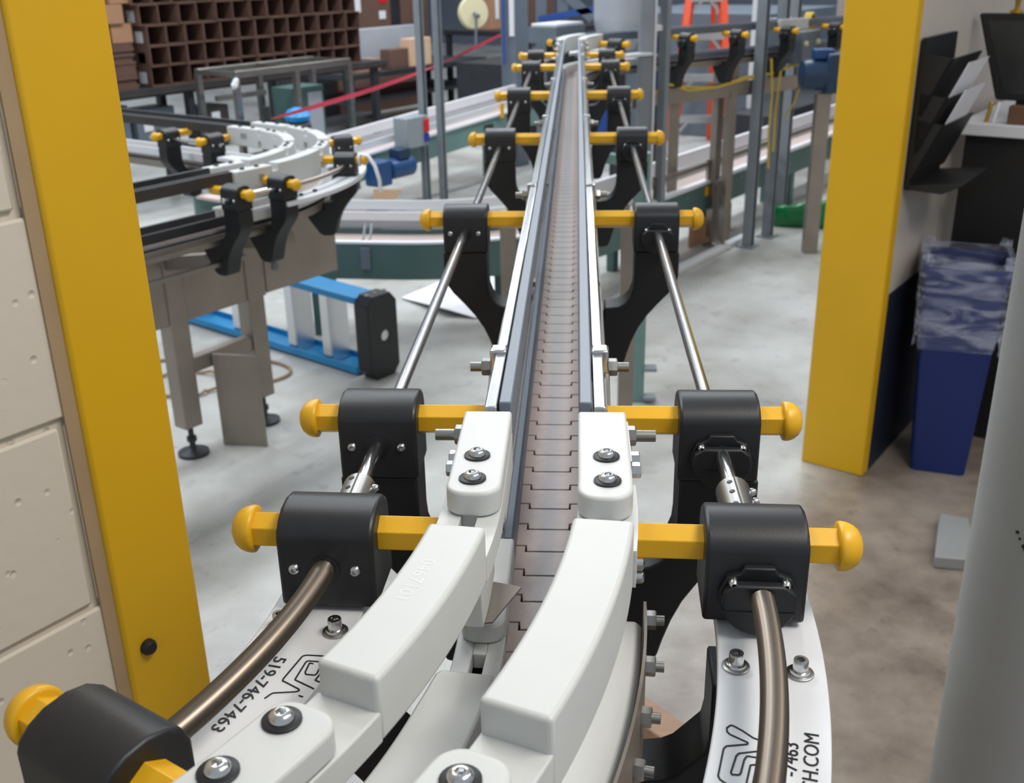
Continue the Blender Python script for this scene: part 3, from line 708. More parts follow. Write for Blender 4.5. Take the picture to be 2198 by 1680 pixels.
for sg in (0.0, 0.055):
    mb = MB(); mb.lathe([(0.014, 0), (0.014, 0.003), (0.010, 0.004)], st(2.31, -2.635, 0.62 - sg*1.5), N, 16); mb.build('panel_plug', GREYM, lm)
mb = MB(); mb.box(st(2.215, -2.633, 0.60), (0.045, 0.002, 0.05), rz=hd); mb.build('warning_label', YELLOW, lm)
for s_, nm in ((1.905, 'a'), (2.213, 'b')):
    mb = MB(); stbox(mb, s_-0.033, s_+0.033, -2.69, -2.630, 0.10, 0.70); lg = mb.build('leg', STEELD, lm, bev=0.003)
    q = st(s_, -2.656, 0)
    mb = MB(); mb.lathe([(0.050, 0.0), (0.050, 0.010), (0.030, 0.016), (0.012, 0.022), (0.010, 0.03), (0.010, 0.045), (0.016, 0.047), (0.016, 0.062), (0.009, 0.064), (0.009, 0.10)], q, n=20); mb.build('levelling_foot', DARK, lg)
mb = MB(); stbox(mb, 1.93, 2.19, -2.675, -2.637, 0.275, 0.325); mb.build('crossbar', STEELD, lm, bev=0.003)
for s_ in (1.905, 2.213):
    mb = MB(); mb.bar(st(s_, -2.656, 0.64), st(s_, -2.44, 0.68), 0.04, 0.04); mb.build('outrigger', STEELD, lm)
mb = MB(); stbox(mb, 0.95, 1.0, -2.40, -2.35, 0, 0.66); mb.build('leg', STEELD, lm)
mb = MB(); q = LP.p(C1+1.3, 0, 0); mb.box((q.x, q.y, 0.33), (0.05, 0.05, 0.66), rz=hd); mb.build('leg', STEELD, lm)
# chain of the left line
mb = MB(); LP.sweep(mb, 0.7, C1+1.7, rect(-0.0412, 0.0412, 0.7905, 0.795), 0.03)
single(mb, 'conveyor_chain', PINKBELT, 'pale chain seen between the guides of the left curved conveyor', 'chain')
# white guides of the bend
t = thing('bend_guide', 'white segmented plastic guides round the bend of the left conveyor', 'guide', LP.p(C0+0.3, 0, 0.80))
GL = 0.036
for sg in (-1, 1):
    o0, o1 = sg*GL, sg*(GL+0.037)
    for a, b, z0, z1, nm in ((-0.10, 0.03, 0.88, 0.944, 'end_block'), (0.05, 0.27, 0.87, 0.946, 'raised_block'), (0.30, 0.42, 0.88, 0.944, 'pad'), (0.45, 0.64, 0.87, 0.946, 'raised_block'), (0.67, 0.78, 0.88, 0.944, 'pad'), (0.80, 0.97, 0.88, 0.944, 'end_block')):
        mb = MB(); LP.sweep(mb, C0+a, C0+b, rect(o0, o1, z0, z1), 0.02); w = mb.build(nm, WHITE, t, bev=0.003)
        for q in (0.3, 0.7):
            if nm != 'raised_block':
                mb = MB(); mb.lathe([(0.0085, 0), (0.0085, 0.0012), (0.0055, 0.0014), (0.0045, 0.005)], LP.p(C0+a+(b-a)*q, (o0+o1)/2, z1), n=12); mb.build('screw', RUBBER, w)
    mb = MB(); LP.sweep(mb, C0-0.02, C0+0.9, rect(o0, o1, 0.905, 0.925), 0.02); mb.build('tongue', WHITE, t)
    mb = MB(); LP.sweep(mb, C0-0.08, C0+0.9, rect(o0, o1, 0.797, 0.826), 0.02); mb.build('lower_guide', WHITE, t, bev=0.002)
for sg in (-1, 1):
    t = thing('outer_plate', ('white curved plate on the outer side of the left conveyor bend' if sg > 0 else 'white curved plate on the inner side of the left conveyor bend'), 'plate', LP.p(C0+0.3, sg*0.15, 0.846), group='plain curved plates')
    mb = MB(); LP.sweep(mb, C0-0.02, C0+0.90, rect(sg*0.1185, sg*0.186, 0.846, 0.858), 0.02); mb.build('plate', WHITE2, t)
    for q in (0.05, 0.10, 0.55):
        mb = MB(); mb.lathe([(0.007, 0), (0.007, 0.006)], LP.p(C0+q, sg*0.15, 0.858), n=10); mb.build('screw', DARK, t)
for sg, sd in ((-1, 'inner'), (1, 'outer')):
    r = thing('guide_rail', 'dark %s guide rail of the left curved conveyor, near straight run' % sd, 'guide rail', LP.p(1.4, sg*0.04, 0.91))
    for a, b in ((0.7, C0-0.1), ):
        mb = MB(); LP.sweep(mb, a, b, rect(sg*GL, sg*(GL+0.010), 0.916, 0.946)); mb.build('face_strip', DARK, r)
        mb = MB(); LP.sweep(mb, a, b, rect(sg*(GL+0.0105), sg*(GL+0.021), 0.913, 0.944)); mb.build('steel_channel', DARK2, r)
        mb = MB(); LP.sweep(mb, a, b, rect(sg*GL, sg*(GL+0.010), 0.798, 0.825)); mb.build('lower_strip', DARK, r)
    r = thing('guide_rail', 'dark %s guide rail of the left conveyor, run going off behind the yellow jamb' % sd, 'guide rail', LP.p(C1+0.6, sg*0.04, 0.91))
    mb = MB(); LP.sweep(mb, C1+0.1, C1+1.7, rect(sg*GL, sg*(GL+0.010), 0.916, 0.946)); mb.build('face_strip', DARK, r)
    mb = MB(); LP.sweep(mb, C1+0.1, C1+1.7, rect(sg*(GL+0.0105), sg*(GL+0.022), 0.913, 0.944)); mb.build('steel_channel', DARK2, r)
    mb = MB(); LP.sweep(mb, C1+0.1, C1+1.7, rect(sg*GL, sg*(GL+0.010), 0.798, 0.825)); mb.build('lower_strip', ALUW, r)
GL2 = 'guide brackets round the left conveyor bend'
b0 = [o for o in bpy.data.objects if o.get('label', '').startswith('nearest straight black bracket with yellow rod, right')][0]
bl = make_bracket(1, False, 'black bracket with two yellow rod ends, front one on near run of left conveyor', GL2); place(bl, LP, C0-0.165, 1, LZ)
LBL = [(C0, 1, 'second black bracket on left conveyor, where its white bend starts'), (C0+0.553*R_(31), 1, 'black bracket on left conveyor with knob nearest the blue ladder'), (C0+0.553*R_(61), 1, 'black bracket behind the white bend, in front of the green conveyor rail')]
for q, sg, lb in LBL:
    o = copy_tree(bl); o['label'] = lb; place(o, LP, q, sg, LZ)
bi = make_bracket(-1, False, 'right one of two black brackets inside the left conveyor bend', GL2); place(bi, LP, C1+0.10, -1, LZ)
o = copy_tree(bi); o['label'] = 'left one of two black brackets inside the left conveyor bend, by the yellow jamb'; place(o, LP, C1+0.345, -1, LZ)
for a, b, sg, lb in ((C0+0.02, C0+0.553*R_(30), 1, 'thin brown flexible shaft over outer white plate of left conveyor'), ):
    mb = MB(); mb.tube([LP.p(a+(b-a)*i/12, sg*0.1425, 0.8905) for i in range(13)], 0.007, 10); single(mb, 'flexible_shaft', SPRING, lb, 'shaft')
mb = MB(); mb.tube([LP.p(C0-0.21, 0.1425, 0.8905), LP.p(C0-0.03, 0.1425, 0.8905)], 0.0062, 12); mb.lathe([(0.012, 0), (0.012, 0.05)], LP.p(C0-0.11, 0.1425, 0.8905), U, 16)
single(mb, 'drive_shaft', STEEL, 'short steel shaft between the two near brackets of left conveyor', 'shaft')
mb = MB(); mb.tube([LP.p(C1+0.06, -0.1425, 0.8905), LP.p(C1+0.45, -0.1425, 0.8905)], 0.0062, 12); mb.lathe([(0.012, 0), (0.012, 0.05)], LP.p(C1+0.17, -0.1425, 0.8905), -N, 16)
single(mb, 'drive_shaft', STEEL, 'steel shaft joining the pair of brackets inside the left bend', 'shaft')
kq = C0+0.553*R_(31); kc = LP.p(kq, 0.186, 0.905); kh = LP.at(kq)[2]; ku = Vector((math.cos(kh), math.sin(kh), 0))
mb = MB(); mb.tube([kc + ku*(0.0165*math.cos(2*PI*i/16)) + Vector((0, 0, 0.0165*math.sin(2*PI*i/16))) for i in range(16)], 0.0042, 6, loop=True)
e0 = LP.p(kq, 0.186, 0.905) + Vector((0, 0, 0.016))
mb.tube([e0, e0 + Vector((0.03, -0.01, -0.004)), e0 + Vector((0.052, -0.03, -0.03)), e0 + Vector((0.066, -0.045, -0.07)), e0 + Vector((0.068, -0.05, -0.105))], 0.006, 8); single(mb, 'cable_tie', WHITE2, 'white loose tie hanging off the bracket knob by the blue ladder', 'tie')

# ------------------------------------------------------------------ blue ladder lying on its side
def ladder(name, label, cat): pass
A0 = Vector((-0.735, 3.745, 0)); dirL = (Vector((-1.6521, 4.40, 0)) - A0).normalized(); perp = Vector((-dirL.y, dirL.x, 0))
t = thing('step_ladder', 'blue fibreglass step ladder lying on its side on the floor', 'ladder', A0)
def rail(mb, z, w):
    a, b = A0 + dirL*0.05, A0 + dirL*1.75
    mb.bar(a + Vector((0, 0, z)), b + Vector((0, 0, z)), w, 0.012); 
    for e in (-w/2, w/2): mb.bar(a + perp*e + Vector((0, 0, z+0.012)), b + perp*e + Vector((0, 0, z+0.012)), 0.008, 0.03)
mb = MB(); rail(mb, 0.012, 0.12); mb.build('side_rail', BLUEL, t, bev=0.002)
mb = MB(); a, b = A0 + dirL*0.03, A0 + dirL*0.42
mb.bar(a + Vector((0, 0, 0.300)), b + Vector((0, 0, 0.308)), 0.135, 0.016); mb.bar(a + perp*.045 + Vector((0, 0, 0.312)), b + perp*.045 + Vector((0, 0, 0.320)), 0.045, 0.012); mb.build('side_rail', BLUEL, t, bev=0.003)
for q, w in ((0.21, 0.06), (0.42, 0.055), (0.78, 0.055), (1.1, 0.05), (1.4, 0.05)):
    mb = MB(); c = A0 + dirL*q; mb.box((c.x, c.y, 0.16), (0.014, 0.095, 0.29), rz=math.atan2(dirL.y, dirL.x)); 
    for e in (-0.047, 0.047):
        p_ = c + perp*e + dirL*0.02; mb.box((p_.x, p_.y, 0.16), (0.045, 0.006, 0.29), rz=math.atan2(dirL.y, dirL.x))
    mb.build('step', ALU, t, bev=0.001)
mb = MB(); c = A0 + dirL*0.0; rz = math.atan2(dirL.y, dirL.x)
# top cap: tray with a round tool hole
def capframe(x, y, z): return c + dirL*x + perp*y + Vector((0, 0, z))
for q in ((0.0, 0.165, 0.05, 0.33), ):
    n = 24; hy, hz, hr = -0.01, 0.165, 0.022
    outer = []
    for i in range(n):
        a = 2*PI*i/n + PI/4; ca, sa = math.cos(a), math.sin(a); k_ = 1/max(abs(ca)/0.075, abs(sa)/0.165)
        outer.append((ca*k_, 0.165 + sa*k_))
    inner = [(hy + hr*math.cos(2*PI*i/n + PI/4), hz + hr*math.sin(2*PI*i/n + PI/4)) for i in range(n)]
    rg = []
    for prof, x in ((outer, -0.045), (outer, 0.03), (inner, 0.03), (inner, -0.045)): rg.append([capframe(x, y, z) for y, z in prof])
    mb.rings(rg, loop=True)
mb.build('top_cap', RUBBER, t, bev=0.004)
mb = MB(); mb.lathe([(0.0218, -0.036), (0.0218, -0.03)], capframe(-0.0, -0.01, 0.165), dirL, 20); mb.build('hole_backing', PAPER, t)
for y, z in ((-0.05, 0.315), (0.0, 0.318), (0.04, 0.316)):
    mb = MB(); mb.lathe([(0.007, 0), (0.007, 0.004)], capframe(-0.01, y, 0.328), (0, 0, 1), 10); mb.build('rivet', STEEL, t)
mb = MB(); mb.tube([capframe(-0.005 + 0.03*math.cos(2*PI*i/28)*0.9, -0.0765, 0.165 + 0.075*math.sin(2*PI*i/28)) for i in range(28)], 0.0016, 6, loop=True); mb.build('oval_badge', GREYL, t)

# loose things on the floor at the left
mb = MB(); a, b = st(2.02, -2.60, 0), st(2.1, -2.53, 0)
mb.box((-1.065, 3.10, 0.16), (0.15, 0.012, 0.32), rz=-0.1); single(mb, 'metal_offcut', STEELD, 'rectangular brownish metal plate standing between legs of left conveyor', 'plate', bev=0.001)
pts = [Vector((-1.46 + 0.17*math.cos(2*PI*i/40) + 0.02*math.sin(i), 3.62 + 0.12*math.sin(2*PI*i/40), 0.008 + 0.004*(i % 3))) for i in range(41)]
pts += [Vector((-1.42 + 0.34*math.cos(R_(a)), 3.74 + 0.17*math.sin(R_(a)), 0.008)) for a in range(-50, 200, 8)]
mb = MB(); mb.tube(pts, 0.006, 8); single(mb, 'cable', CABLE, 'tan cable lying in a loop on floor under the left conveyor', 'cable')
mb = MB()
for i in range(9):
    pass
W0 = [(-0.80, 4.72), (-0.60, 4.95), (-0.25, 5.08), (-0.20, 4.75), (-0.42, 4.42), (-0.56, 4.46)]
mb.prism([Vector((x, y, 0.003 + 0.03*(i % 2))) for i, (x, y) in enumerate(W0)], (0, 0, 0.004)); single(mb, 'plastic_sheet', PAPER, 'crumpled white sheet on the floor behind the left shaft', 'sheet', flat=True)

# ------------------------------------------------------------------ teal low conveyor, curved part on the left of the main line
t = thing('low_conveyor', 'dark teal curved low conveyor with pale belt crossing under the main line', 'conveyor', (-0.5, 4.3, 0))
TP = Path(-1.16, 4.325, R_(-4), [('L', 0.45), ('A', 0.9, R_(61)), ('L', 0.4)], 0.0)
mb = MB(); TP.sweep(mb, 0, 1.55, rect(0.12, 0.13, 0.255, 0.405), 0.05); mb.build('side_panel', TEALD, t, bev=0.002)
mb = MB(); TP.sweep(mb, 0, 1.55, rect(-0.13, -0.12, 0.255, 0.405), 0.05); mb.build('side_panel', TEALD, t)
mb = MB(); TP.sweep(mb, 0, 1.55, rect(-0.118, 0.118, 0.37, 0.385), 0.05); mb.build('belt', PINKBELT, t)
mb = MB(); TP.sweep(mb, 0, 1.55, rect(0.105, 0.132, 0.405, 0.414), 0.05); mb.build('edge_strip', ALUW, t)
mb = MB(); TP.sweep(mb, 0, 1.55, rect(-0.12, -0.10, 0.45, 0.485), 0.05); mb.build('guide_rail', ALUW, t)
mb = MB(); TP.sweep(mb, 0, 1.55, rect(-0.135, -0.125, 0.49, 0.53), 0.05); mb.build('guide_rail', ALUW, t)
mb = MB(); TP.sweep(mb, 0, 1.55, rect(-0.14, -0.135, 0.405, 0.46), 0.05); mb.build('guide_rail', GREYL, t)
for q in (0.1, 0.9):
    for o_ in (-0.1, 0.1):
        mb = MB(); p_ = TP.p(q, o_, 0); mb.box((p_.x, p_.y, 0.13), (0.04, 0.04, 0.26)); mb.build('leg', TEALD, t)
for q in (0.33, ):
    mb = MB(); p_ = TP.p(q, 0.134, 0.33); mb.box((p_.x, p_.y, 0.345), (0.04, 0.012, 0.09)); mb.build('stay_plate', GREYM, t, bev=0.001)
    for e in (-0.014, 0.014):
        mb = MB(); mb.tube([TP.p(q+e, 0.12, 0.40), TP.p(q+e, 0.05, 0.47)], 0.005, 8); mb.build('stay_rod', STEEL, t)
# teal pillar under the main line, right
mb = MB(); mb.box((0.238, 3.50, 0.44), (0.055, 0.04, 0.88)); 
t = thing('support_leg', 'teal floor bracketed leg standing right of the main conveyor', 'leg', (0.238, 3.5, 0)); mb.build('post', TEAL, t, bev=0.002)
for z in (0.02, 0.13):
    mb = MB(); mb.box((0.285, 3.485, z), (0.045, 0.05, 0.012)); mb.build('foot_lug', GALV, t, bev=0.002)
mb = MB(); mb.bar((0.238, 3.5, 0.85), (0.055, 3.5, 0.87), 0.05, 0.03); mb.build('bracket_arm', TEAL, t)

# ------------------------------------------------------------------ straight inclined conveyor, left back, with its switch and motor
t = thing('low_conveyor', 'pale teal inclined low conveyor with white rails, behind the two grey struts', 'conveyor', st(5.2, -4.6, 0))
def inc(s): return 0.37 + (s-4.4)*0.057
def incbar(mb, s0, s1, t0, t1, z0, z1):
    A = [st(s0, t0, inc(s0)+z0), st(s0, t1, inc(s0)+z0), st(s0, t1, inc(s0)+z1), st(s0, t0, inc(s0)+z1)]
    B = [st(s1, t0, inc(s1)+z0), st(s1, t1, inc(s1)+z0), st(s1, t1, inc(s1)+z1), st(s1, t0, inc(s1)+z1)]
    mb.rings([A, B])
for nm, m_, t0, t1, z0, z1 in (('side_panel', TEAL, -4.47, -4.48, -0.14, 0.0), ('edge_strip', ALUW, -4.46, -4.50, 0.0, 0.012), ('belt', PINKBELT, -4.50, -4.70, -0.02, -0.005), ('guide_rail', ALUW, -4.49, -4.50, 0.03, 0.075), ('guide_rail', GREYL, -4.70, -4.71, 0.0, 0.052), ('guide_rail', ALUW, -4.71, -4.74, 0.056, 0.113), ('side_panel', TEAL, -4.72, -4.73, -0.14, 0.0)):
    mb = MB(); incbar(mb, 3.6, 6.6, t0, t1, z0, z1); mb.build(nm, m_, t)
for s_ in (3.9, 6.2):
    for tt in (-4.5, -4.7):
        mb = MB(); stbox(mb, s_-0.02, s_+0.02, tt-0.02, tt+0.02, 0, inc(s_)-0.05); mb.build('leg', TEALD, t)
mb = MB(); p_ = st(5.93, -4.465, inc(5.93)-0.06); mb.box(p_, (0.10, 0.004, 0.045), rz=hd); mb.build('name_plate', DARK2, t)
mb = MB(); stbox(mb, 6.05, 6.09, -4.455, -4.45, 0.45, 0.55); mb.build('yellow_end_guard', YELLOW, t)

def strut(name, label, s_, t_, z1, w=0.041, group=None, m=GALV):
    q = st(s_, t_, 0); r = thing(name, label, 'post', q, group=group)
    mb = MB()
    cs, sn = math.cos(hd), math.sin(hd)
    prof = [(-w/2, -w/2), (w/2, -w/2), (w/2, w/2), (w*.3, w/2), (w*.3, w*.4), (w*.4, w*.4), (w*.4, -w*.4), (-w*.4, -w*.4), (-w*.4, w*.4), (-w*.3, w*.4), (-w*.3, w/2), (-w/2, w/2)]
    mb.prism([Vector((q.x + x*cs + y*sn, q.y + x*sn - y*cs, 0.0)) for x, y in prof], (0, 0, z1)); mb.build('channel', m, r)
    mb = MB(); mb.box((q.x, q.y, 0.004), (w*1.9, w*1.9, 0.008), rz=hd); mb.build('foot_plate', m, r)
    return r
strut('strut_post', 'left of the pair of grey strut posts holding the switch box', 5.17, -4.405, 2.6, group='strut posts at the switch box')
strut('strut_post', 'right of the pair of grey strut posts, clear of the switch box', 5.31, -4.38, 2.6, group='strut posts at the switch box')
t = thing('switch_box', 'grey electrical switch box with red handle on the left strut post', 'electrical box', st(5.06, -4.42, 0.39))
mb = MB(); stbox(mb, 4.945, 5.15, -4.46, -4.35, 0.40, 0.585); mb.build('enclosure', GREYBOX, t, bev=0.006)
mb = MB(); stbox(mb, 5.105, 5.145, -4.35, -4.335, 0.485, 0.565); mb.build('red_handle', RED, t, bev=0.003)
mb = MB(); stbox(mb, 5.105, 5.145, -4.35, -4.340, 0.425, 0.475); mb.build('blue_label', BLUEP, t)
t = thing('gear_motor', 'blue gear motor hanging at the inclined conveyor below switch box', 'motor', st(4.78, -4.3, 0.2))
mb = MB(); mb.lathe([(0.03, 0), (0.055, 0.01), (0.062, 0.03), (0.062, 0.20), (0.05, 0.215), (0.03, 0.22)], st(4.72, -4.32, 0.315), U, 18); mb.build('motor_body', MOTORB, t)
mb = MB(); stbox(mb, 4.60, 4.72, -4.40, -4.28, 0.23, 0.38); mb.build('gearbox', MOTORB, t, bev=0.012)
mb = MB(); stbox(mb, 4.78, 4.88, -4.36, -4.27, 0.37, 0.43); mb.build('terminal_box', MOTORD, t, bev=0.006)
mb = MB(); mb.bar(st(4.7, -4.35, 0.3), st(4.7, -4.47, 0.33), 0.04, 0.05); mb.build('mount', MOTORD, t)
t = thing('carton', 'cardboard carton with pale open flap below the blue gear motor', 'box', st(3.87, -3.77, 0))
mb = MB(); stbox(mb, 3.78, 3.95, -3.86, -3.68, 0, 0.312); mb.build('carton_body', CARDD, t, bev=0.002)
mb = MB(); mb.prism([st(3.93, -3.70, 0.404), st(4.15, -3.70, 0.362), st(4.06, -3.70, 0.308), st(3.93, -3.70, 0.314)], N*0.006); mb.build('flap', CARDL, t)

# red barrier tape strung across the back left
mb = MB(); P0, P1 = Vector((-1.55, 5.45, 0.735)), Vector((-0.60, 9.0, 0.905))
n = 30; ring = []
for i in range(n+1):
    f = i/n; p_ = P0.lerp(P1, f) - Vector((0, 0, 0.05*math.sin(PI*f))); tw = 0.3 + 5*f + 0.4*math.sin(9*f)
    w = Vector((0.8*math.cos(tw)*0.3, 0.1, math.sin(tw)))*0.012; d_ = Vector((0.0015, 0.001, 0.0015))
    ring.append([p_ - w - d_, p_ + w - d_, p_ + w + d_, p_ - w + d_])
mb.rings(ring); single(mb, 'barrier_tape', REDTAPE, 'red barrier tape strung from left conveyor towards the back posts', 'tape')
t = thing('strut_post', 'slim dark post holding the left end of the red tape', 'post', (-1.56, 5.45, 0)); mb = MB(); mb.box((-1.56, 5.45, 0.40), (0.03, 0.03, 0.8)); mb.build('post', DARK, t)
# ------------------------------------------------------------------ cartons stacked on the roller table, left back
BT = -5.95; bw, bh, bd, wt = 0.146, 0.124, 0.26, 0.006
def carton_proto():
    t = thing('carton', 'x', 'box', group='open cartons stacked on the table', local=True)
    mb = MB()
    def bx(x0, x1, y0, y1, z0, z1): mb.box(((x0+x1)/2, (y0+y1)/2, (z0+z1)/2), (x1-x0, y1-y0, z1-z0))
    # local x along the wall, local -y towards the room (open end)
    bx(-bw/2, -bw/2+wt, 0, bd, 0, bh); bx(bw/2-wt, bw/2, 0, bd, 0, bh)
    bx(-bw/2+wt, bw/2-wt, 0, bd, 0, wt); bx(-bw/2+wt, bw/2-wt, 0, bd, bh-wt, bh); bx(-bw/2+wt, bw/2-wt, bd-wt, bd, wt, bh-wt)
    mb.build('carton_shell', CARDD, t)
    return t
cp = carton_proto()
mbl = MB(); mbl.box((-bw/2-0.0008, 0.09, 0.055), (0.0016, 0.075, 0.07)); lab_mesh = None
first = True
NB = 13; NR = 7; S0 = 4.34
ordn = ['leftmost', 'second', 'third', 'fourth', 'fifth', 'sixth', 'seventh', 'eighth', 'ninth', 'tenth', 'eleventh', 'twelfth', 'rightmost']
rown = ['bottom', 'second', 'third', 'fourth', 'fifth', 'sixth', 'top']
for r in range(NR):
    for c in range(NB):
        o = cp if first else copy_tree(cp); first = False
        x = S0 + bw/2 + c*(bw+0.003) + random.uniform(-0.001, 0.001)
        if r == 3: x -= 0.035
        if r == 4: x -= 0.075
        if r > 5: x -= 0.02
        q = st(x, BT + random.uniform(-0.012, 0.012), 0.752 + r*(bh+0.001)); o.location = q; o.rotation_euler = (0, 0, hd)
        o['label'] = 'open brown carton, %s in the %s row of the stack on the table' % (ordn[c], rown[r])
        if c == 0 and r in (0, 1, 3, 4, 5):
            if lab_mesh is None: lb = mbl.build('shipping_label', PAPER, o); lab_mesh = lb
            else:
                lb = lab_mesh.copy(); COL.objects.link(lb); lb.parent = o
# stack further left: flat cardboard sheets and boxes with white labels
t = thing('cardboard_stack', 'flat brown cardboard sheets piled left of the open cartons', 'cardboard', st(4.05, -6.05, 0.752))
mb = MB()
for i in range(18): stbox(mb, 3.78 + random.uniform(-.01, .01), 4.24 + random.uniform(-.01, .01), -6.3, -5.98 + random.uniform(-.01, .01), 0.752 + i*0.0155, 0.752 + i*0.0155 + 0.0145)
mb.build('sheets', CARDD, t)
for i, (s_, z, lb_, t_) in enumerate(((3.95, 1.033, 'lower labelled brown box on the flat cardboard, nearer the jamb', -5.96), (4.19, 1.033, 'labelled brown box on the flat cardboard, touching the open cartons', -5.99), (3.93, 1.148, 'labelled brown box in the second layer over the flat cardboard, nearer the jamb', -5.97), (4.13, 1.148, 'labelled brown box in the second layer over the flat cardboard, by the open cartons', -5.97), (3.98, 1.263, 'dark open brown box at the very top of the left pile', -5.98), (4.2, 1.263, 'brown box at the top of the left pile beside the open cartons', -5.98))):
    b_ = thing('carton', lb_, 'box', st(s_, t_, z), group='labelled boxes on the left pile')
    w_ = 0.2 if s_ < 4.1 else 0.15
    mb = MB(); stbox(mb, s_-w_/2, s_+w_/2, t_-0.22, t_, z, z+0.112); mb.build('carton_body', CARD, b_, bev=0.002)
    mb = MB(); stbox(mb, s_-w_/2-0.001, s_-w_/2, t_-0.15, t_-0.05, z+0.015, z+0.095); mb.build('shipping_label', PAPER, b_)
    if i % 2 == 0:
        mb = MB(); stbox(mb, s_-0.02, s_+0.05, t_, t_+0.001, z+0.02, z+0.095); mb.build('shipping_label', PAPER, b_)
# table under the cartons
t = thing('roller_table', 'dark long table carrying the wall of cartons', 'table', st(5.1, -6.1, 0))
mb = MB(); stbox(mb, 3.6, 6.5, -6.3, -5.90, 0.70, 0.752); mb.build('table_frame', DARK, t, bev=0.003)
mb = MB(); stbox(mb, 3.6, 6.5, -5.90, -5.885, 0.715, 0.74); mb.build('front_edge', DARK2, t)
for s_ in (3.7, 4.6, 5.6, 6.4):
    for tt in (-6.25, -5.95):
        mb = MB(); stbox(mb, s_-0.025, s_+0.025, tt-0.025, tt+0.025, 0, 0.70); mb.build('leg', DARK, t)
mb = MB(); stbox(mb, 3.6, 6.5, -6.2, -6.0, 0.30, 0.34); mb.build('lower_shelf', DARK, t)
for i, (s0_, s1_, z1_, m_, lb_) in enumerate(((3.65, 4.15, 0.66, GREYM, 'blue-grey cabinet under the carton table, next to the yellow jamb'), (4.2, 4.5, 0.62, GREYM, 'blue-grey cabinet under the carton table, second from the jamb'), (4.75, 4.95, 0.58, DARK2, 'dark reddish bin under the carton table'))):
    b_ = thing('cabinet', lb_, 'cabinet', st((s0_+s1_)/2, -6.1, 0.0)); mb = MB(); stbox(mb, s0_, s1_, -6.19, -5.99, 0.34, z1_); mb.build('cabinet_body', m_, b_, bev=0.004)
    mb = MB(); stbox(mb, s0_+0.05, s0_+0.12, -5.99, -5.988, z1_-0.14, z1_-0.04); mb.build('label_card', PAPER, b_)
# stainless stand in front
t = thing('steel_stand', 'stainless steel open frame stand in front of the cartons', 'stand', st(4.85, -5.25, 0))
mb = MB(); mb.bar(st(4.37, -5.2, 0.86), st(5.36, -5.2, 0.86), 0.04, 0.04); mb.build('top_rail', STEELB, t, bev=0.003)
mb = MB(); mb.bar(st(4.37, -5.55, 0.86), st(5.36, -5.55, 0.86), 0.04, 0.04); mb.build('top_rail', STEELB, t, bev=0.003)
for s_ in (4.38, 4.87, 5.35):
    for tt in (-5.2, -5.55):
        mb = MB(); stbox(mb, s_-0.018, s_+0.018, tt-0.018, tt+0.018, 0, 0.85); mb.build('leg', STEELB, t)
    mb = MB(); mb.bar(st(s_, -5.2, 0.86), st(s_, -5.55, 0.86), 0.03, 0.03); mb.build('end_rail', STEELB, t)
mb = MB(); mb.bar(st(4.42, -5.45, 0.70), st(4.82, -5.45, 0.70), 0.03, 0.03); mb.build('middle_rail', STEELB, t)
mb = MB(); stbox(mb, 4.5, 4.86, -5.50, -5.30, 0.28, 0.32); mb.build('lower_shelf', DARK, t)
def clutter(name, label, cat, s0_, s1_, t0_, t1_, z0_, z1_, m_, bev=0.004, group=None, parts=()):
    b_ = thing(name, label, cat, st((s0_+s1_)/2, (t0_+t1_)/2, z0_), group=group); mb = MB(); stbox(mb, s0_, s1_, t0_, t1_, z0_, z1_); mb.build(name + '_body', m_, b_, bev=bev)
    for nm, pm, a in parts:
        mb = MB(); stbox(mb, *a); mb.build(nm, pm, b_, bev=0.002)
    return b_
clutter('crate', 'small teal and grey crate inside the stainless stand', 'crate', 4.92, 5.2, -5.5, -5.3, 0.32, 0.72, TEALD, parts=(('front_card', GREYL, (5.05, 5.18, -5.299, -5.297, 0.36, 0.68)), ('base', DARK, (4.92, 5.2, -5.5, -5.3, 0.0, 0.32))))
mb = MB(); mb.lathe([(0.02, 0), (0.07, 0.01), (0.085, 0.04), (0.06, 0.075), (0.02, 0.09)], st(4.62, -4.95, 0.565), n=16); 
t = thing('canister', 'bright blue round cap behind the left white bend', 'container', st(4.62, -4.95, 0)); mb.build('lid', mat('bright_blue_plastic', (30, 140, 210), 0.4), t)
mb = MB(); mb.lathe([(0.07, 0), (0.08, 0.05), (0.08, 0.55), (0.06, 0.57)], st(4.62, -4.95, 0.0), n=16); mb.build('body', DARK, t)
mb = MB(); mb.lathe([(0.006, 0), (0.022, 0.02), (0.016, 0.06), (0.004, 0.07)], st(4.33, -5.17, 0.78), (0.3, 0.2, 0.8), 12); single(mb, 'work_light', PAPER, 'small white bulb at left corner of the stainless stand', 'lamp')

# ------------------------------------------------------------------ clutter behind: tables, panels, roll, posts
def table(label, s0_, s1_, t0_, t1_, z_, top, legm, group=None):
    b_ = thing('work_table', label, 'table', st((s0_+s1_)/2, (t0_+t1_)/2, 0), group=group)
    mb = MB(); stbox(mb, s0_, s1_, t0_, t1_, z_-0.05, z_); mb.build('table_top', top, b_, bev=0.004)
    for a in (s0_+0.04, s1_-0.04):
        for b in (t0_+0.04, t1_-0.04):
            mb = MB(); stbox(mb, a-0.025, a+0.025, b-0.025, b+0.025, 0, z_-0.05); mb.build('leg', legm, b_)
    mb = MB(); stbox(mb, s0_+0.05, s1_-0.05, t0_+0.05, t1_-0.05, 0.28, 0.31); mb.build('shelf', legm, b_)
    return b_
table('dark work table behind the two grey struts', 7.0, 9.0, -7.6, -6.8, 0.55, DARK, DARK)
clutter('sheet_panel', 'pale grey sheet panel leaning right of the carton wall', 'panel', 7.35, 8.3, -7.2, -7.12, 0.55, 0.90, GREYL)
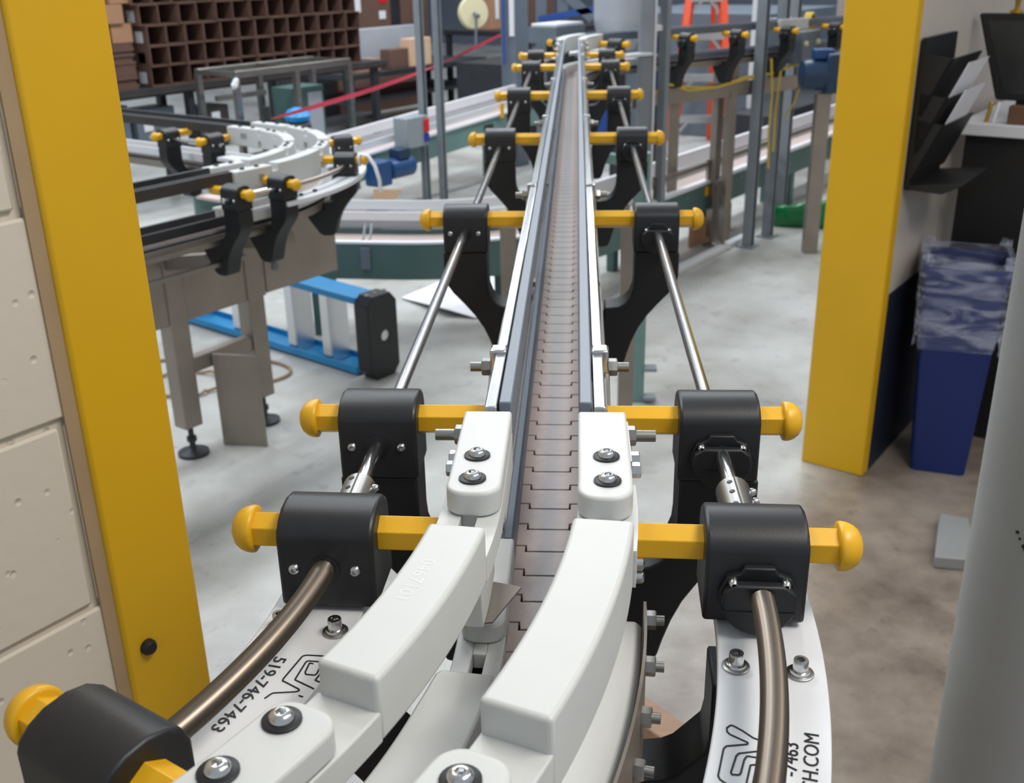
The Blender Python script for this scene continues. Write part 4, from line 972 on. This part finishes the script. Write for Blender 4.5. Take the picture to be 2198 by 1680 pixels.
clutter('carton', 'small brown box on the dark table below the pale panel', 'box', 7.15, 7.45, -7.0, -6.85, 0.551, 0.66, CARD)
clutter('carton', 'small pale orange cardboard box right of the second strut', 'box', 7.85, 8.15, -6.95, -6.82, 0.551, 0.80, CARDL)
clutter('carton', 'brown carton behind the two struts', 'box', 7.6, 7.9, -6.98, -6.85, 0.551, 0.72, CARDD)
clutter('shelf_unit', 'dark rack with pale stacked trays beside the carton wall', 'shelf', 7.4, 7.8, -8.2, -7.8, 0, 1.5, DARK, parts=tuple(('tray', GREYL, (7.45, 7.75, -7.8, -7.77, 0.95 + i*0.06, 0.985 + i*0.06)) for i in range(6)))
clutter('shelf_unit', 'brown rack loaded with cartons behind the struts', 'shelf', 7.95, 9.4, -8.4, -7.9, 0, 1.7, CARDD, parts=(('white_label', PAPER, (8.15, 8.35, -7.9, -7.895, 1.0, 1.25)), ('red_card', RED, (8.62, 8.75, -7.9, -7.895, 1.08, 1.2)), ('white_label', PAPER, (8.62, 8.72, -7.9, -7.895, 0.92, 1.0)), ('gap', DARK, (8.8, 8.95, -7.9, -7.895, 0.8, 1.5))))
table('dark bench under the cream tape roll', 9.05, 10.6, -7.4, -6.3, 0.80, DARK, DARK)
clutter('machine', 'dark box-shaped machine under the far end of the red tape', 'machine', 7.75, 8.9, -6.2, -5.45, 0.0, 0.62, DARK)
clutter('work_plate', 'pale board lying on the dark machine by the red tape', 'board', 8.1, 8.6, -5.95, -5.55, 0.621, 0.64, CARDL)
clutter('carton', 'stack of brown cartons behind the cream tape roll', 'box', 9.2, 9.8, -7.2, -6.9, 0.801, 1.5, CARD, parts=(('label', PAPER, (9.3, 9.36, -6.899, -6.895, 0.9, 1.1)),))
clutter('carton', 'brown cartons right of the cream tape roll', 'box', 9.9, 10.4, -7.2, -6.9, 0.801, 1.5, CARDD)
t = thing('tape_roll', 'large cream roll on a stand in front of brown cartons', 'roll', st(9.0, -6.45, 0.80))
c = Vector((-0.80, 8.8, 1.085))
mb = MB(); mb.lathe([(0.025, -0.03), (0.115, -0.03), (0.122, -0.02), (0.122, 0.02), (0.115, 0.03), (0.025, 0.03)], c, (0.45, -0.85, 0.1), 28); mb.build('roll', CREAM, t)
mb = MB(); mb.tube([c, c + Vector((0.05, -0.10, -0.02))], 0.016, 10); mb.tube([c + Vector((0.03, -0.06, 0)), Vector((-0.78, 8.72, 0.80))], 0.01, 8); mb.build('spindle', GREYM, t)
# grey machine posts behind the far bend
for x, y, lb in ((-0.44, 8.2, 'broad grey machine column left of the far bend'), ):
    t = thing('machine_column', lb, 'post', (x, y, 0)); mb = MB(); mb.box((x, y, 1.0), (0.16, 0.14, 2.0), rz=hd); mb.build('column', GREYM, t, bev=0.006)
    mb = MB(); mb.box((x-0.008, y-0.095, 1.12), (0.05, 0.004, 0.34), rz=0.0); mb.build('notice', PAPER, t)
    mb = MB(); mb.box((x-0.075, y-0.09, 1.0), (0.02, 0.004, 0.5)); mb.build('blue_edge', BLUEM, t)
clutter('machine', 'grey packing machine body behind the far bend', 'machine', 8.6, 10.2, -5.2, -3.6, 0.0, 1.02, GREYM)
t = thing('packing_machine', 'grey-green upright frame with blue straps behind the far bend', 'machine', (-0.15, 9.4, 0))
for x in (-0.28, -0.1):
    mb = MB(); mb.box((x, 9.4, 1.1), (0.09, 0.09, 2.2)); mb.build('upright', GREYM, t)
mb = MB(); mb.bar((-0.3, 9.36, 1.0), (0.2, 9.36, 1.08), 0.03, 0.05); mb.build('blue_strap', BLUEM, t)
mb = MB(); mb.bar((-0.26, 9.36, 1.35), (0.15, 9.36, 1.0), 0.03, 0.08); mb.build('diagonal_brace', GREYM, t)
clutter('worktop', 'thin bright shelf edge above the white far bend', 'shelf', 6.0, 6.32, -4.15, -3.95, 1.06, 1.08, ALUW, parts=(('shelf_body', GREYM, (5.98, 6.33, -4.16, -3.94, 0.96, 1.06)), ('stand', DARK, (6.1, 6.3, -4.1, -4.0, 0.0, 0.96))))
t = thing('steel_tank', 'large curved pale steel hopper above the far bend', 'tank', (0.30, 7.4, 0))
mb = MB(); mb.lathe([(0.10, 0.90), (0.155, 1.02), (0.17, 1.1), (0.17, 2.0)], (0.30, 7.4, 0), n=36); mb.build('hopper', GREYL, t)
mb = MB(); mb.lathe([(0.05, 0.0), (0.05, 0.9)], (0.30, 7.4, 0), n=16); mb.build('pedestal', DARK, t)
clutter('machine', 'narrow blue machine panel beside the pale hopper', 'machine', 7.1, 7.22, -4.32, -4.22, 0, 1.5, BLUEM)

# ------------------------------------------------------------------ right back
t = thing('strut_post', 'wide grey strut post just right of main conveyor far end', 'post', (0.342, 5.15, 0))
mb = MB(); mb.box((0.342, 5.15, 1.2), (0.07, 0.07, 2.4), rz=0.1); mb.build('channel', GALV, t, bev=0.004)
mb = MB(); mb.box((0.381, 5.112, 1.2), (0.01, 0.01, 2.4), rz=0.1); mb.build('bright_edge', ALU, t)
t = thing('strut_post', 'slim grey strut post in front of the right low conveyor, by the wide one', 'post', (0.432, 5.2, 0))
mb = MB(); mb.box((0.432, 5.2, 1.2), (0.041, 0.041, 2.4), rz=hd); mb.build('channel', GALV, t, bev=0.003)
mb = MB(); mb.box((0.432, 5.2, 0.005), (0.08, 0.08, 0.01), rz=hd); mb.build('foot_plate', GALV, t)
mb = MB(); mb.bar((0.38, 5.16, 1.165), (0.412, 5.19, 1.165), 0.02, 0.025)
single(mb, 'cross_brace', ALUW, 'short pale crosspiece between the two right strut posts', 'bracket')
strut('strut_post', 'grey strut post with yellow cables, left one of the trio at the yellow jamb', 5.30, -2.24, 2.4, 0.05, 'strut posts near the right jamb')
strut('strut_post', 'grey strut post with the control box, middle one of the trio at the yellow jamb', 5.56, -2.24, 2.4, 0.05, 'strut posts near the right jamb')
strut('strut_post', 'grey strut post, right one of the trio at the yellow jamb', 6.0, -2.35, 2.4, 0.05, 'strut posts near the right jamb')
t = thing('control_box', 'grey control box on the middle strut post beside a yellow cable coil', 'electrical box', st(5.62, -2.19, 0.94))
mb = MB(); stbox(mb, 5.50, 5.74, -2.21, -2.10, 0.94, 1.10); mb.build('enclosure', GREYM, t, bev=0.005)
for sx in (5.53, 5.70):
    mb = MB(); mb.lathe([(0.014, 0), (0.012, 0.015)], st(sx, -2.10, 1.04), N, 12); mb.build('push_button', CREAM, t)
mb = MB()
c = st(5.83, -2.2, 1.06)
for k_ in range(5):
    mb.tube([c + U*(0.055*math.cos(2*PI*i/28)*(0.8+.05*k_)) + Vector((0, 0, 0.115*math.sin(2*PI*i/28))) + N*(k_*0.008-0.016) for i in range(28)], 0.006, 6, loop=True)
single(mb, 'cable_coil', YCABLE, 'yellow cable coil hung beside the control box', 'cable')
YC = [((5.32, -2.19, 0.98), (5.34, -2.18, 0.8), (5.33, -2.18, 0.6), (5.36, -2.18, 0.42)), ((5.46, -2.19, 0.98), (5.42, -2.18, 0.85), (5.40, -2.18, 0.7), (5.41, -2.18, 0.5)), ((5.62, -2.15, 0.95), (5.66, -2.15, 0.84), (5.58, -2.16, 0.72), (5.5, -2.17, 0.66))]
for i, q in enumerate(YC):
    mb = MB(); mb.tube([st(*p_) for p_ in q], 0.006, 6)
    single(mb, 'cable', YCABLE, ('yellow cable down the left strut of the trio', 'yellow cable between left and middle struts of the trio', 'yellow cable looping below the control box')[i], 'cable')
mb = MB(); e = lambda s_, z: MP.p(S2+s_, 0.085, z)
for k_ in range(2):
    mb.tube([e(0.12, 0.86-0.01*k_), e(0.22, 0.90), e(0.36, 0.875-0.015*k_), e(0.55, 0.86), e(0.75, 0.885+0.01*k_), e(0.95, 0.90), e(1.12, 0.93+0.01*k_), e(1.3, 0.96)], 0.006, 6)
single(mb, 'cable', YCABLE, 'yellow cables drooping under the conveyor that runs off right', 'cable')
# drip tray below the run going right
t = thing('drip_tray', 'dull curved sheet skirt under the conveyor that runs off right', 'tray', MP.p(S2+0.6, 0, 0.7))
mb = MB(); MP.sweep(mb, S2+0.02, S2+1.6, [(0.0635, 0.875), (0.072, 0.875), (0.06, 0.80), (-0.06, 0.79), (-0.0635, 0.80), (-0.055, 0.805), (0.05, 0.81)], 0.05); mb.build('skirt', STEELD, t)
mb = MB(); q = MP.p(S2+0.35, 0.0, 0); mb.box((q.x, q.y, 0.4), (0.05, 0.05, 0.8)); mb.build('leg', STEELD, t)

# right low conveyor
t = thing('low_conveyor', 'dark teal low conveyor with pinkish belt, right of the main line', 'conveyor', st(5.5, -2.6, 0))
def sl(nm, m_, t0, t1, z0, z1, s0_=4.2, s1_=8.2):
    mb = MB(); stbox(mb, s0_, s1_, min(t0, t1), max(t0, t1), z0, z1); mb.build(nm, m_, t)
sl('side_panel', TEALD, -2.45, -2.44, 0.20, 0.345); sl('edge_strip', ALUW, -2.47, -2.43, 0.345, 0.362); sl('belt', PINKBELT, -2.61, -2.47, 0.335, 0.35)
sl('guide_rail', STEELD, -2.452, -2.44, 0.435, 0.46); sl('guide_rail', GREYL, -2.62, -2.61, 0.345, 0.40); sl('guide_rail', ALUW, -2.645, -2.62, 0.405, 0.475); sl('side_panel', TEALD, -2.645, -2.635, 0.20, 0.345)
for s_ in (4.6, 5.18, 6.2, 7.4):
    mb = MB(); stbox(mb, s_-0.01, s_+0.01, -2.45, -2.435, 0.345, 0.47); mb.build('rail_stay', STEELB, t)
for s_ in (4.5, 6.4, 7.8):
    for tt in (-2.46, -2.62):
        mb = MB(); stbox(mb, s_-0.025, s_+0.025, tt-0.02, tt+0.02, 0, 0.21); mb.build('leg', TEALD, t)
mb = MB(); stbox(mb, 5.15, 5.19, -2.44, -2.437, 0.28, 0.33); mb.build('yellow_sticker', YELLOW, t)
for i in range(9):
    mb = MB(); mb.lathe([(0.009, 0), (0.009, 0.006)], st(4.6+i*0.33, -2.44, 0.31), N, 8); mb.build('bolt_head', GALV, t)
clutter('floor_rail', 'pale floor rail running below the right low conveyor', 'rail', 3.9, 5.45, -2.345, -2.30, 0, 0.03, ALUW, bev=0.004)
clutter('carton', 'brown cardboard box on the floor under the right low conveyor', 'box', 5.35, 5.62, -2.60, -2.49, 0.0, 0.155, CARDD, parts=(('flap', CARD, (5.10, 5.35, -2.50, -2.49, 0.0, 0.13)),))
mb = MB(); rg = []
for i in range(17):
    f = i/16; r_ = 0.085*(0.55 + 0.45*math.sin(PI*min(1, max(0, 0.1+f*0.85)))) * (1 + 0.08*math.sin(i*2.1))
    p_ = Vector((1.17 + f*0.75, 6.13 - 0.16*f, r_*0.97))
    rg.append([p_ + N*(r_*1.15*math.cos(2*PI*j/16)*(1+.06*math.sin(3*j+i))) + Vector((0, 0, r_*0.95*math.sin(2*PI*j/16))) for j in range(16)])
mb.rings(rg); single(mb, 'film_roll', GREENF, 'shiny green plastic film bundle lying on floor by the right jamb', 'bundle', ang=60)
# orange step ladder behind
t = thing('step_ladder', 'orange step ladder standing open behind the right low conveyor', 'ladder', (1.0, 8.6, 0))
fx = lambda x, z, y=8.6: Vector((x, y, z))
for a, b in (((0.76, 0.0), (0.93, 1.6)), ((1.20, 0.0), (1.10, 1.6))):
    mb = MB(); mb.bar(fx(a[0], a[1], 8.35), fx(b[0], b[1], 8.75), 0.05, 0.07); mb.build('front_rail', ORANGE, t)
for a, b in (((0.80, 0.0), (0.95, 1.6)), ((1.16, 0.0), (1.08, 1.6))):
    mb = MB(); mb.bar(fx(a[0], a[1], 9.3), fx(b[0], b[1], 8.85), 0.04, 0.05); mb.build('rear_rail', ORANGE, t)
for z in (0.30, 0.60, 0.90, 1.17, 1.45):
    f = z/1.6; mb = MB(); x0, x1, y_ = 0.76+0.17*f, 1.20-0.10*f, 8.35+0.40*f; mb.box(((x0+x1)/2, y_, z), (x1-x0, 0.09, 0.05)); mb.build('step', ALU, t)
    for xx, sg in ((x0, 1), (x1, -1)):
        mb = MB(); mb.bar((xx, y_, z-0.12), (xx+sg*0.09, y_, z-0.02), 0.02, 0.02); mb.build('step_brace', ALU, t)
# grey-blue cabinets, posts and dark machines filling the right back
clutter('machine', 'grey-blue machine housing behind the orange ladder', 'machine', 9.3, 11.0, -3.2, -1.6, 0, 0.85, GREYM)
clutter('machine', 'dark machine bed behind the right low conveyor', 'machine', 7.2, 8.6, -3.3, -2.95, 0, 0.42, DARK)
clutter('machine', 'tall dark machine bay at the back, behind the trio of struts', 'machine', 9.0, 10.5, -1.5, 0.2, 0, 1.9, GREYM, parts=(('dark_opening', DARK, (8.99, 9.0, -1.3, -0.2, 0.4, 1.6)), ('bright_frame', ALUW, (8.98, 8.99, -0.45, -0.35, 0.2, 1.9))))
clutter('partition', 'pale brown-grey partition panel behind the right low conveyor', 'panel', 8.05, 8.1, -2.85, -2.35, 0, 1.6, mat('taupe_panel', (150, 138, 134), 0.6))
for i, (x, y, w, lb) in enumerate(((1.30, 8.1, 0.045, 'slim pale post behind the right low conveyor, right of the orange ladder'), (1.0, 7.0, 0.05, 'pale leg under the run going right, left of orange ladder'))):
    t = thing('post', lb, 'post', (x, y, 0)); mb = MB(); mb.box((x, y, (2.2 if i == 0 else 0.8)/2), (w, w, 2.2 if i == 0 else 0.8)); mb.build('tube', ALUW if i == 0 else STEELD, t, bev=0.003)
t = thing('gear_motor', 'dark blue gear motor at the right conveyor beside the yellow jamb', 'motor', (1.24, 5.52, 0.80))
mb = MB(); mb.lathe([(0.03, 0), (0.07, 0.01), (0.075, 0.03), (0.075, 0.20), (0.06, 0.22)], (1.13, 5.52, 0.91), (1, 0.1, 0), 18); mb.build('motor_body', MOTORD, t)
mb = MB(); mb.box((1.32, 5.54, 0.92), (0.14, 0.16, 0.19)); mb.build('gearbox', MOTORD, t, bev=0.012)
mb = MB(); mb.box((1.24, 5.54, 1.01), (0.10, 0.08, 0.05)); mb.build('terminal_box', MOTORB, t, bev=0.008)
mb = MB(); mb.box((1.26, 5.55, 0.41), (0.07, 0.07, 0.82)); mb.build('stand', STEELD, t)
clutter('machine_rail', 'bright white rail crossing behind the dark blue motor', 'rail', 7.3, 8.3, -2.0, -1.9, 0.50, 0.58, ALUW, parts=(('support', DARK, (7.7, 7.8, -1.99, -1.91, 0.0, 0.5)),))
clutter('machine', 'dark low machine with bright edges behind green film bundle', 'machine', 7.3, 8.6, -1.7, -1.1, 0.0, 0.46, DARK2)
t = thing('machine_post', 'bright white machine upright at the back, against the right yellow jamb', 'post', st(8.5, -1.55, 0)); mb = MB(); stbox(mb, 8.45, 8.55, -1.6, -1.5, 0, 2.0); mb.build('upright', PAPER, t)
t = thing('gear_motor', 'blue gear motor half hidden behind the wide strut post right of main line', 'motor', (0.47, 6.9, 0))
mb = MB(); mb.box((0.50, 6.9, 0.66), (0.18, 0.15, 0.32)); mb.build('gearbox', MOTORD, t, bev=0.01)
mb = MB(); mb.lathe([(0.07, 0), (0.075, 0.02), (0.075, 0.2)], (0.50, 6.9, 0.82), n=18); mb.build('motor_body', MOTORD, t)
mb = MB(); mb.box((0.50, 6.95, 0.25), (0.10, 0.10, 0.5)); mb.build('stand', DARK, t)

# ================================================================== things by the right-hand wall of the near room
# wall pockets with papers
t = thing('document_rack', 'black wall rack of sloping document pockets beside the yellow jamb', 'rack', st(3.02, -0.79, 0.86))
WT = -0.809
mb = MB(); stbox(mb, 3.0, 3.30, WT, WT+0.012, 0.86, 1.26); mb.build('back_panel', BLKP, t)
for i, z in enumerate((0.89, 0.96, 1.06)):
    mb = MB(); A = [st(3.0, WT+0.012, z), st(3.0, WT+0.022, z), st(3.0, WT+0.085, z+0.15), st(3.0, WT+0.077, z+0.15)]
    mb.prism(A, U*0.30); mb.build('pocket_front', BLKP, t)
    mb = MB(); mb.prism([st(3.0, WT+0.012, z), st(3.0, WT+0.022, z), st(3.0, WT+0.085, z+0.15), st(3.0, WT+0.012, z+0.16)], U*0.006); mb.build('pocket_side', BLKP, t)
mb = MB(); mb.prism([st(3.0, WT+0.012, 0.862), st(3.0, WT+0.10, 0.858), st(3.0, WT+0.15, 0.885), st(3.0, WT+0.15, 0.89), st(3.0, WT+0.012, 0.875)], U*0.30); mb.build('bottom_tray', BLKP, t, bev=0.001)
for i, (z, lb_) in enumerate(((1.045, 'lower tilted white sheets in the black wall rack'), (1.115, 'upper tilted white sheets in the black wall rack'))):
    mb = MB(); w = WT + 0.066
    mb.prism([st(3.03, w, z-0.03), st(3.24, w, z-0.03), st(3.24, w+0.05, z+0.085), st(3.03, w+0.05, z+0.085)], (N*0.003 + Vector((0, 0, 0.001)))); single(mb, 'papers', PAPER, lb_, 'paper')
# desk with monitor against the wall, beyond the bin
t = thing('desk', 'black sided desk with white top behind the blue bin', 'desk', st(3.8, -0.55, 0))
mb = MB(); stbox(mb, 3.385, 4.4, -0.785, -0.25, 0.962, 0.997); mb.build('desk_top', PAPER, t, bev=0.003)
mb = MB(); stbox(mb, 3.42, 3.45, -0.765, -0.27, 0.0, 0.962); mb.build('side_panel', BLKP, t)
mb = MB(); stbox(mb, 4.33, 4.36, -0.765, -0.27, 0.0, 0.962); mb.build('side_panel', BLKP, t)
t = thing('monitor', 'black tilted monitor on the white desk top at right edge', 'monitor', st(3.55, -0.6, 0.997))
A = [st(3.52, -0.80, 1.297), st(3.52, -0.42, 1.297), st(3.50, -0.44, 1.053), st(3.50, -0.715, 1.053)]
mb = MB(); mb.prism(A, U*0.04); mb.build('housing', BLKP, t, bev=0.008, seg=3)
mb = MB(); B = [p_ - U*0.002 for p_ in (A[0].lerp(A[2], .08), A[1].lerp(A[3], .08), A[2].lerp(A[0], .08), A[3].lerp(A[1], .08))]; mb.prism(B, U*0.0018); mb.build('screen', mat('grey_screen', (46, 48, 48), 0.25), t)
mb = MB(); stbox(mb, 3.52, 3.58, -0.66, -0.56, 0.997, 1.06); mb.build('stand', BLKP, t)
for s_, t_, m_, lb_ in ((3.43, -0.715, GOLD, 'brass-coloured marker standing on the desk under the monitor'), (3.43, -0.695, PAPER, 'white marker standing on the desk under the monitor')):
    mb = MB(); mb.lathe([(0.006, 0), (0.006, 0.055), (0.004, 0.06)], st(s_, t_, 0.997), (0.15, 0, 1), 10); single(mb, 'marker', m_, lb_, 'pen')
mb = MB(); stbox(mb, 3.41, 3.45, -0.655, -0.60, 0.997, 1.05); single(mb, 'pouch', BROWNL, 'small brown leather block on the desk at right edge', 'pouch', bev=0.004)
mb = MB(); mb.lathe([(0.018, 0), (0.018, 0.006), (0.007, 0.012), (0.007, 0.03), (0.014, 0.05), (0.014, 0.07)], st(3.54, -0.70, 1.2985), n=14); single(mb, 'ornament', GOLD, 'golden object standing on top of the black monitor', 'ornament')
# blue bin with clear liner
bc = Vector((1.150, 3.030, 0)); brz = math.atan2(-0.05, 0.158)
t = thing('waste_bin', 'tall narrow blue bin standing by the right wall', 'bin', bc)
def brect(w, d, z, nx=6):
    pts = []
    r = 0.02
    for cx, cy, a0 in ((w-r, d-r, 0), (-w+r, d-r, PI/2), (-w+r, -d+r, PI), (w-r, -d+r, 1.5*PI)):
        for i in range(nx+1):
            a = a0 + PI/2*i/nx; x, y = cx + r*math.cos(a), cy + r*math.sin(a)
            pts.append(Vector((bc.x + x*math.cos(brz) - y*math.sin(brz), bc.y + x*math.sin(brz) + y*math.cos(brz), z)))
    return pts
mb = MB(); mb.rings([brect(0.079, 0.092, 0.0), brect(0.112, 0.12, 0.62), brect(0.118, 0.126, 0.62), brect(0.118, 0.126, 0.645), brect(0.108, 0.116, 0.645), brect(0.075, 0.088, 0.01)]); mb.build('bin_body', BINBLUE, t)
mb = MB(); rg = []
LV = [(0.088, 0.098, 0.30), (0.098, 0.106, 0.45), (0.104, 0.113, 0.60), (0.106, 0.116, 0.672), (0.122, 0.131, 0.670)] + [(0.1225 - 0.0006*i, 0.1315 - 0.0006*i, 0.645 - 0.022*i) for i in range(11)]
for k_, (w, d, z) in enumerate(LV):
    ring_ = brect(w, d, z, 12); q_ = []
    for jj, p_ in enumerate(ring_):
        wv = 0.004*math.sin(jj*2.3 + k_*1.9) + random.uniform(-.003, .003)
        dirn = (p_ - Vector((bc.x, bc.y, z))).normalized()
        q_.append(p_ + dirn*wv*(1 if k_ > 3 else 0.6) + Vector((0, 0, random.uniform(-.006, .006) - (0.03*math.sin(jj*0.55) if k_ == len(LV)-1 else 0) + (0.012*math.sin(jj*0.9) if k_ in (3, 4) else 0))))
    rg.append(q_)
mb.rings(rg, cap=False); o = single(mb, 'bin_liner', LINER, 'clear plastic liner folded over the rim of the blue bin', 'bag', ang=30)
# low grey machine foot at lower right and tan timber under the line
t = thing('foot_plate', 'small grey floor plate left of the grey steel post', 'plate', (1.03, 2.48, 0)); mb = MB(); mb.prism([Vector((0.945, 2.395, 0)), Vector((1.05, 2.38, 0)), Vector((1.10, 2.60, 0)), Vector((1.03, 2.63, 0))], (0, 0, 0.035)); mb.build('plate', GREYPOST, t, bev=0.004)
mb = MB(); a, b = Vector((0.02, 1.855, 0.045)), Vector((0.37, 1.477, 0.045)); mb.bar(a, b, 0.065, 0.09)
single(mb, 'timber', TAN, 'tan plank lying on the floor beneath the right bolts', 'plank', bev=0.003)
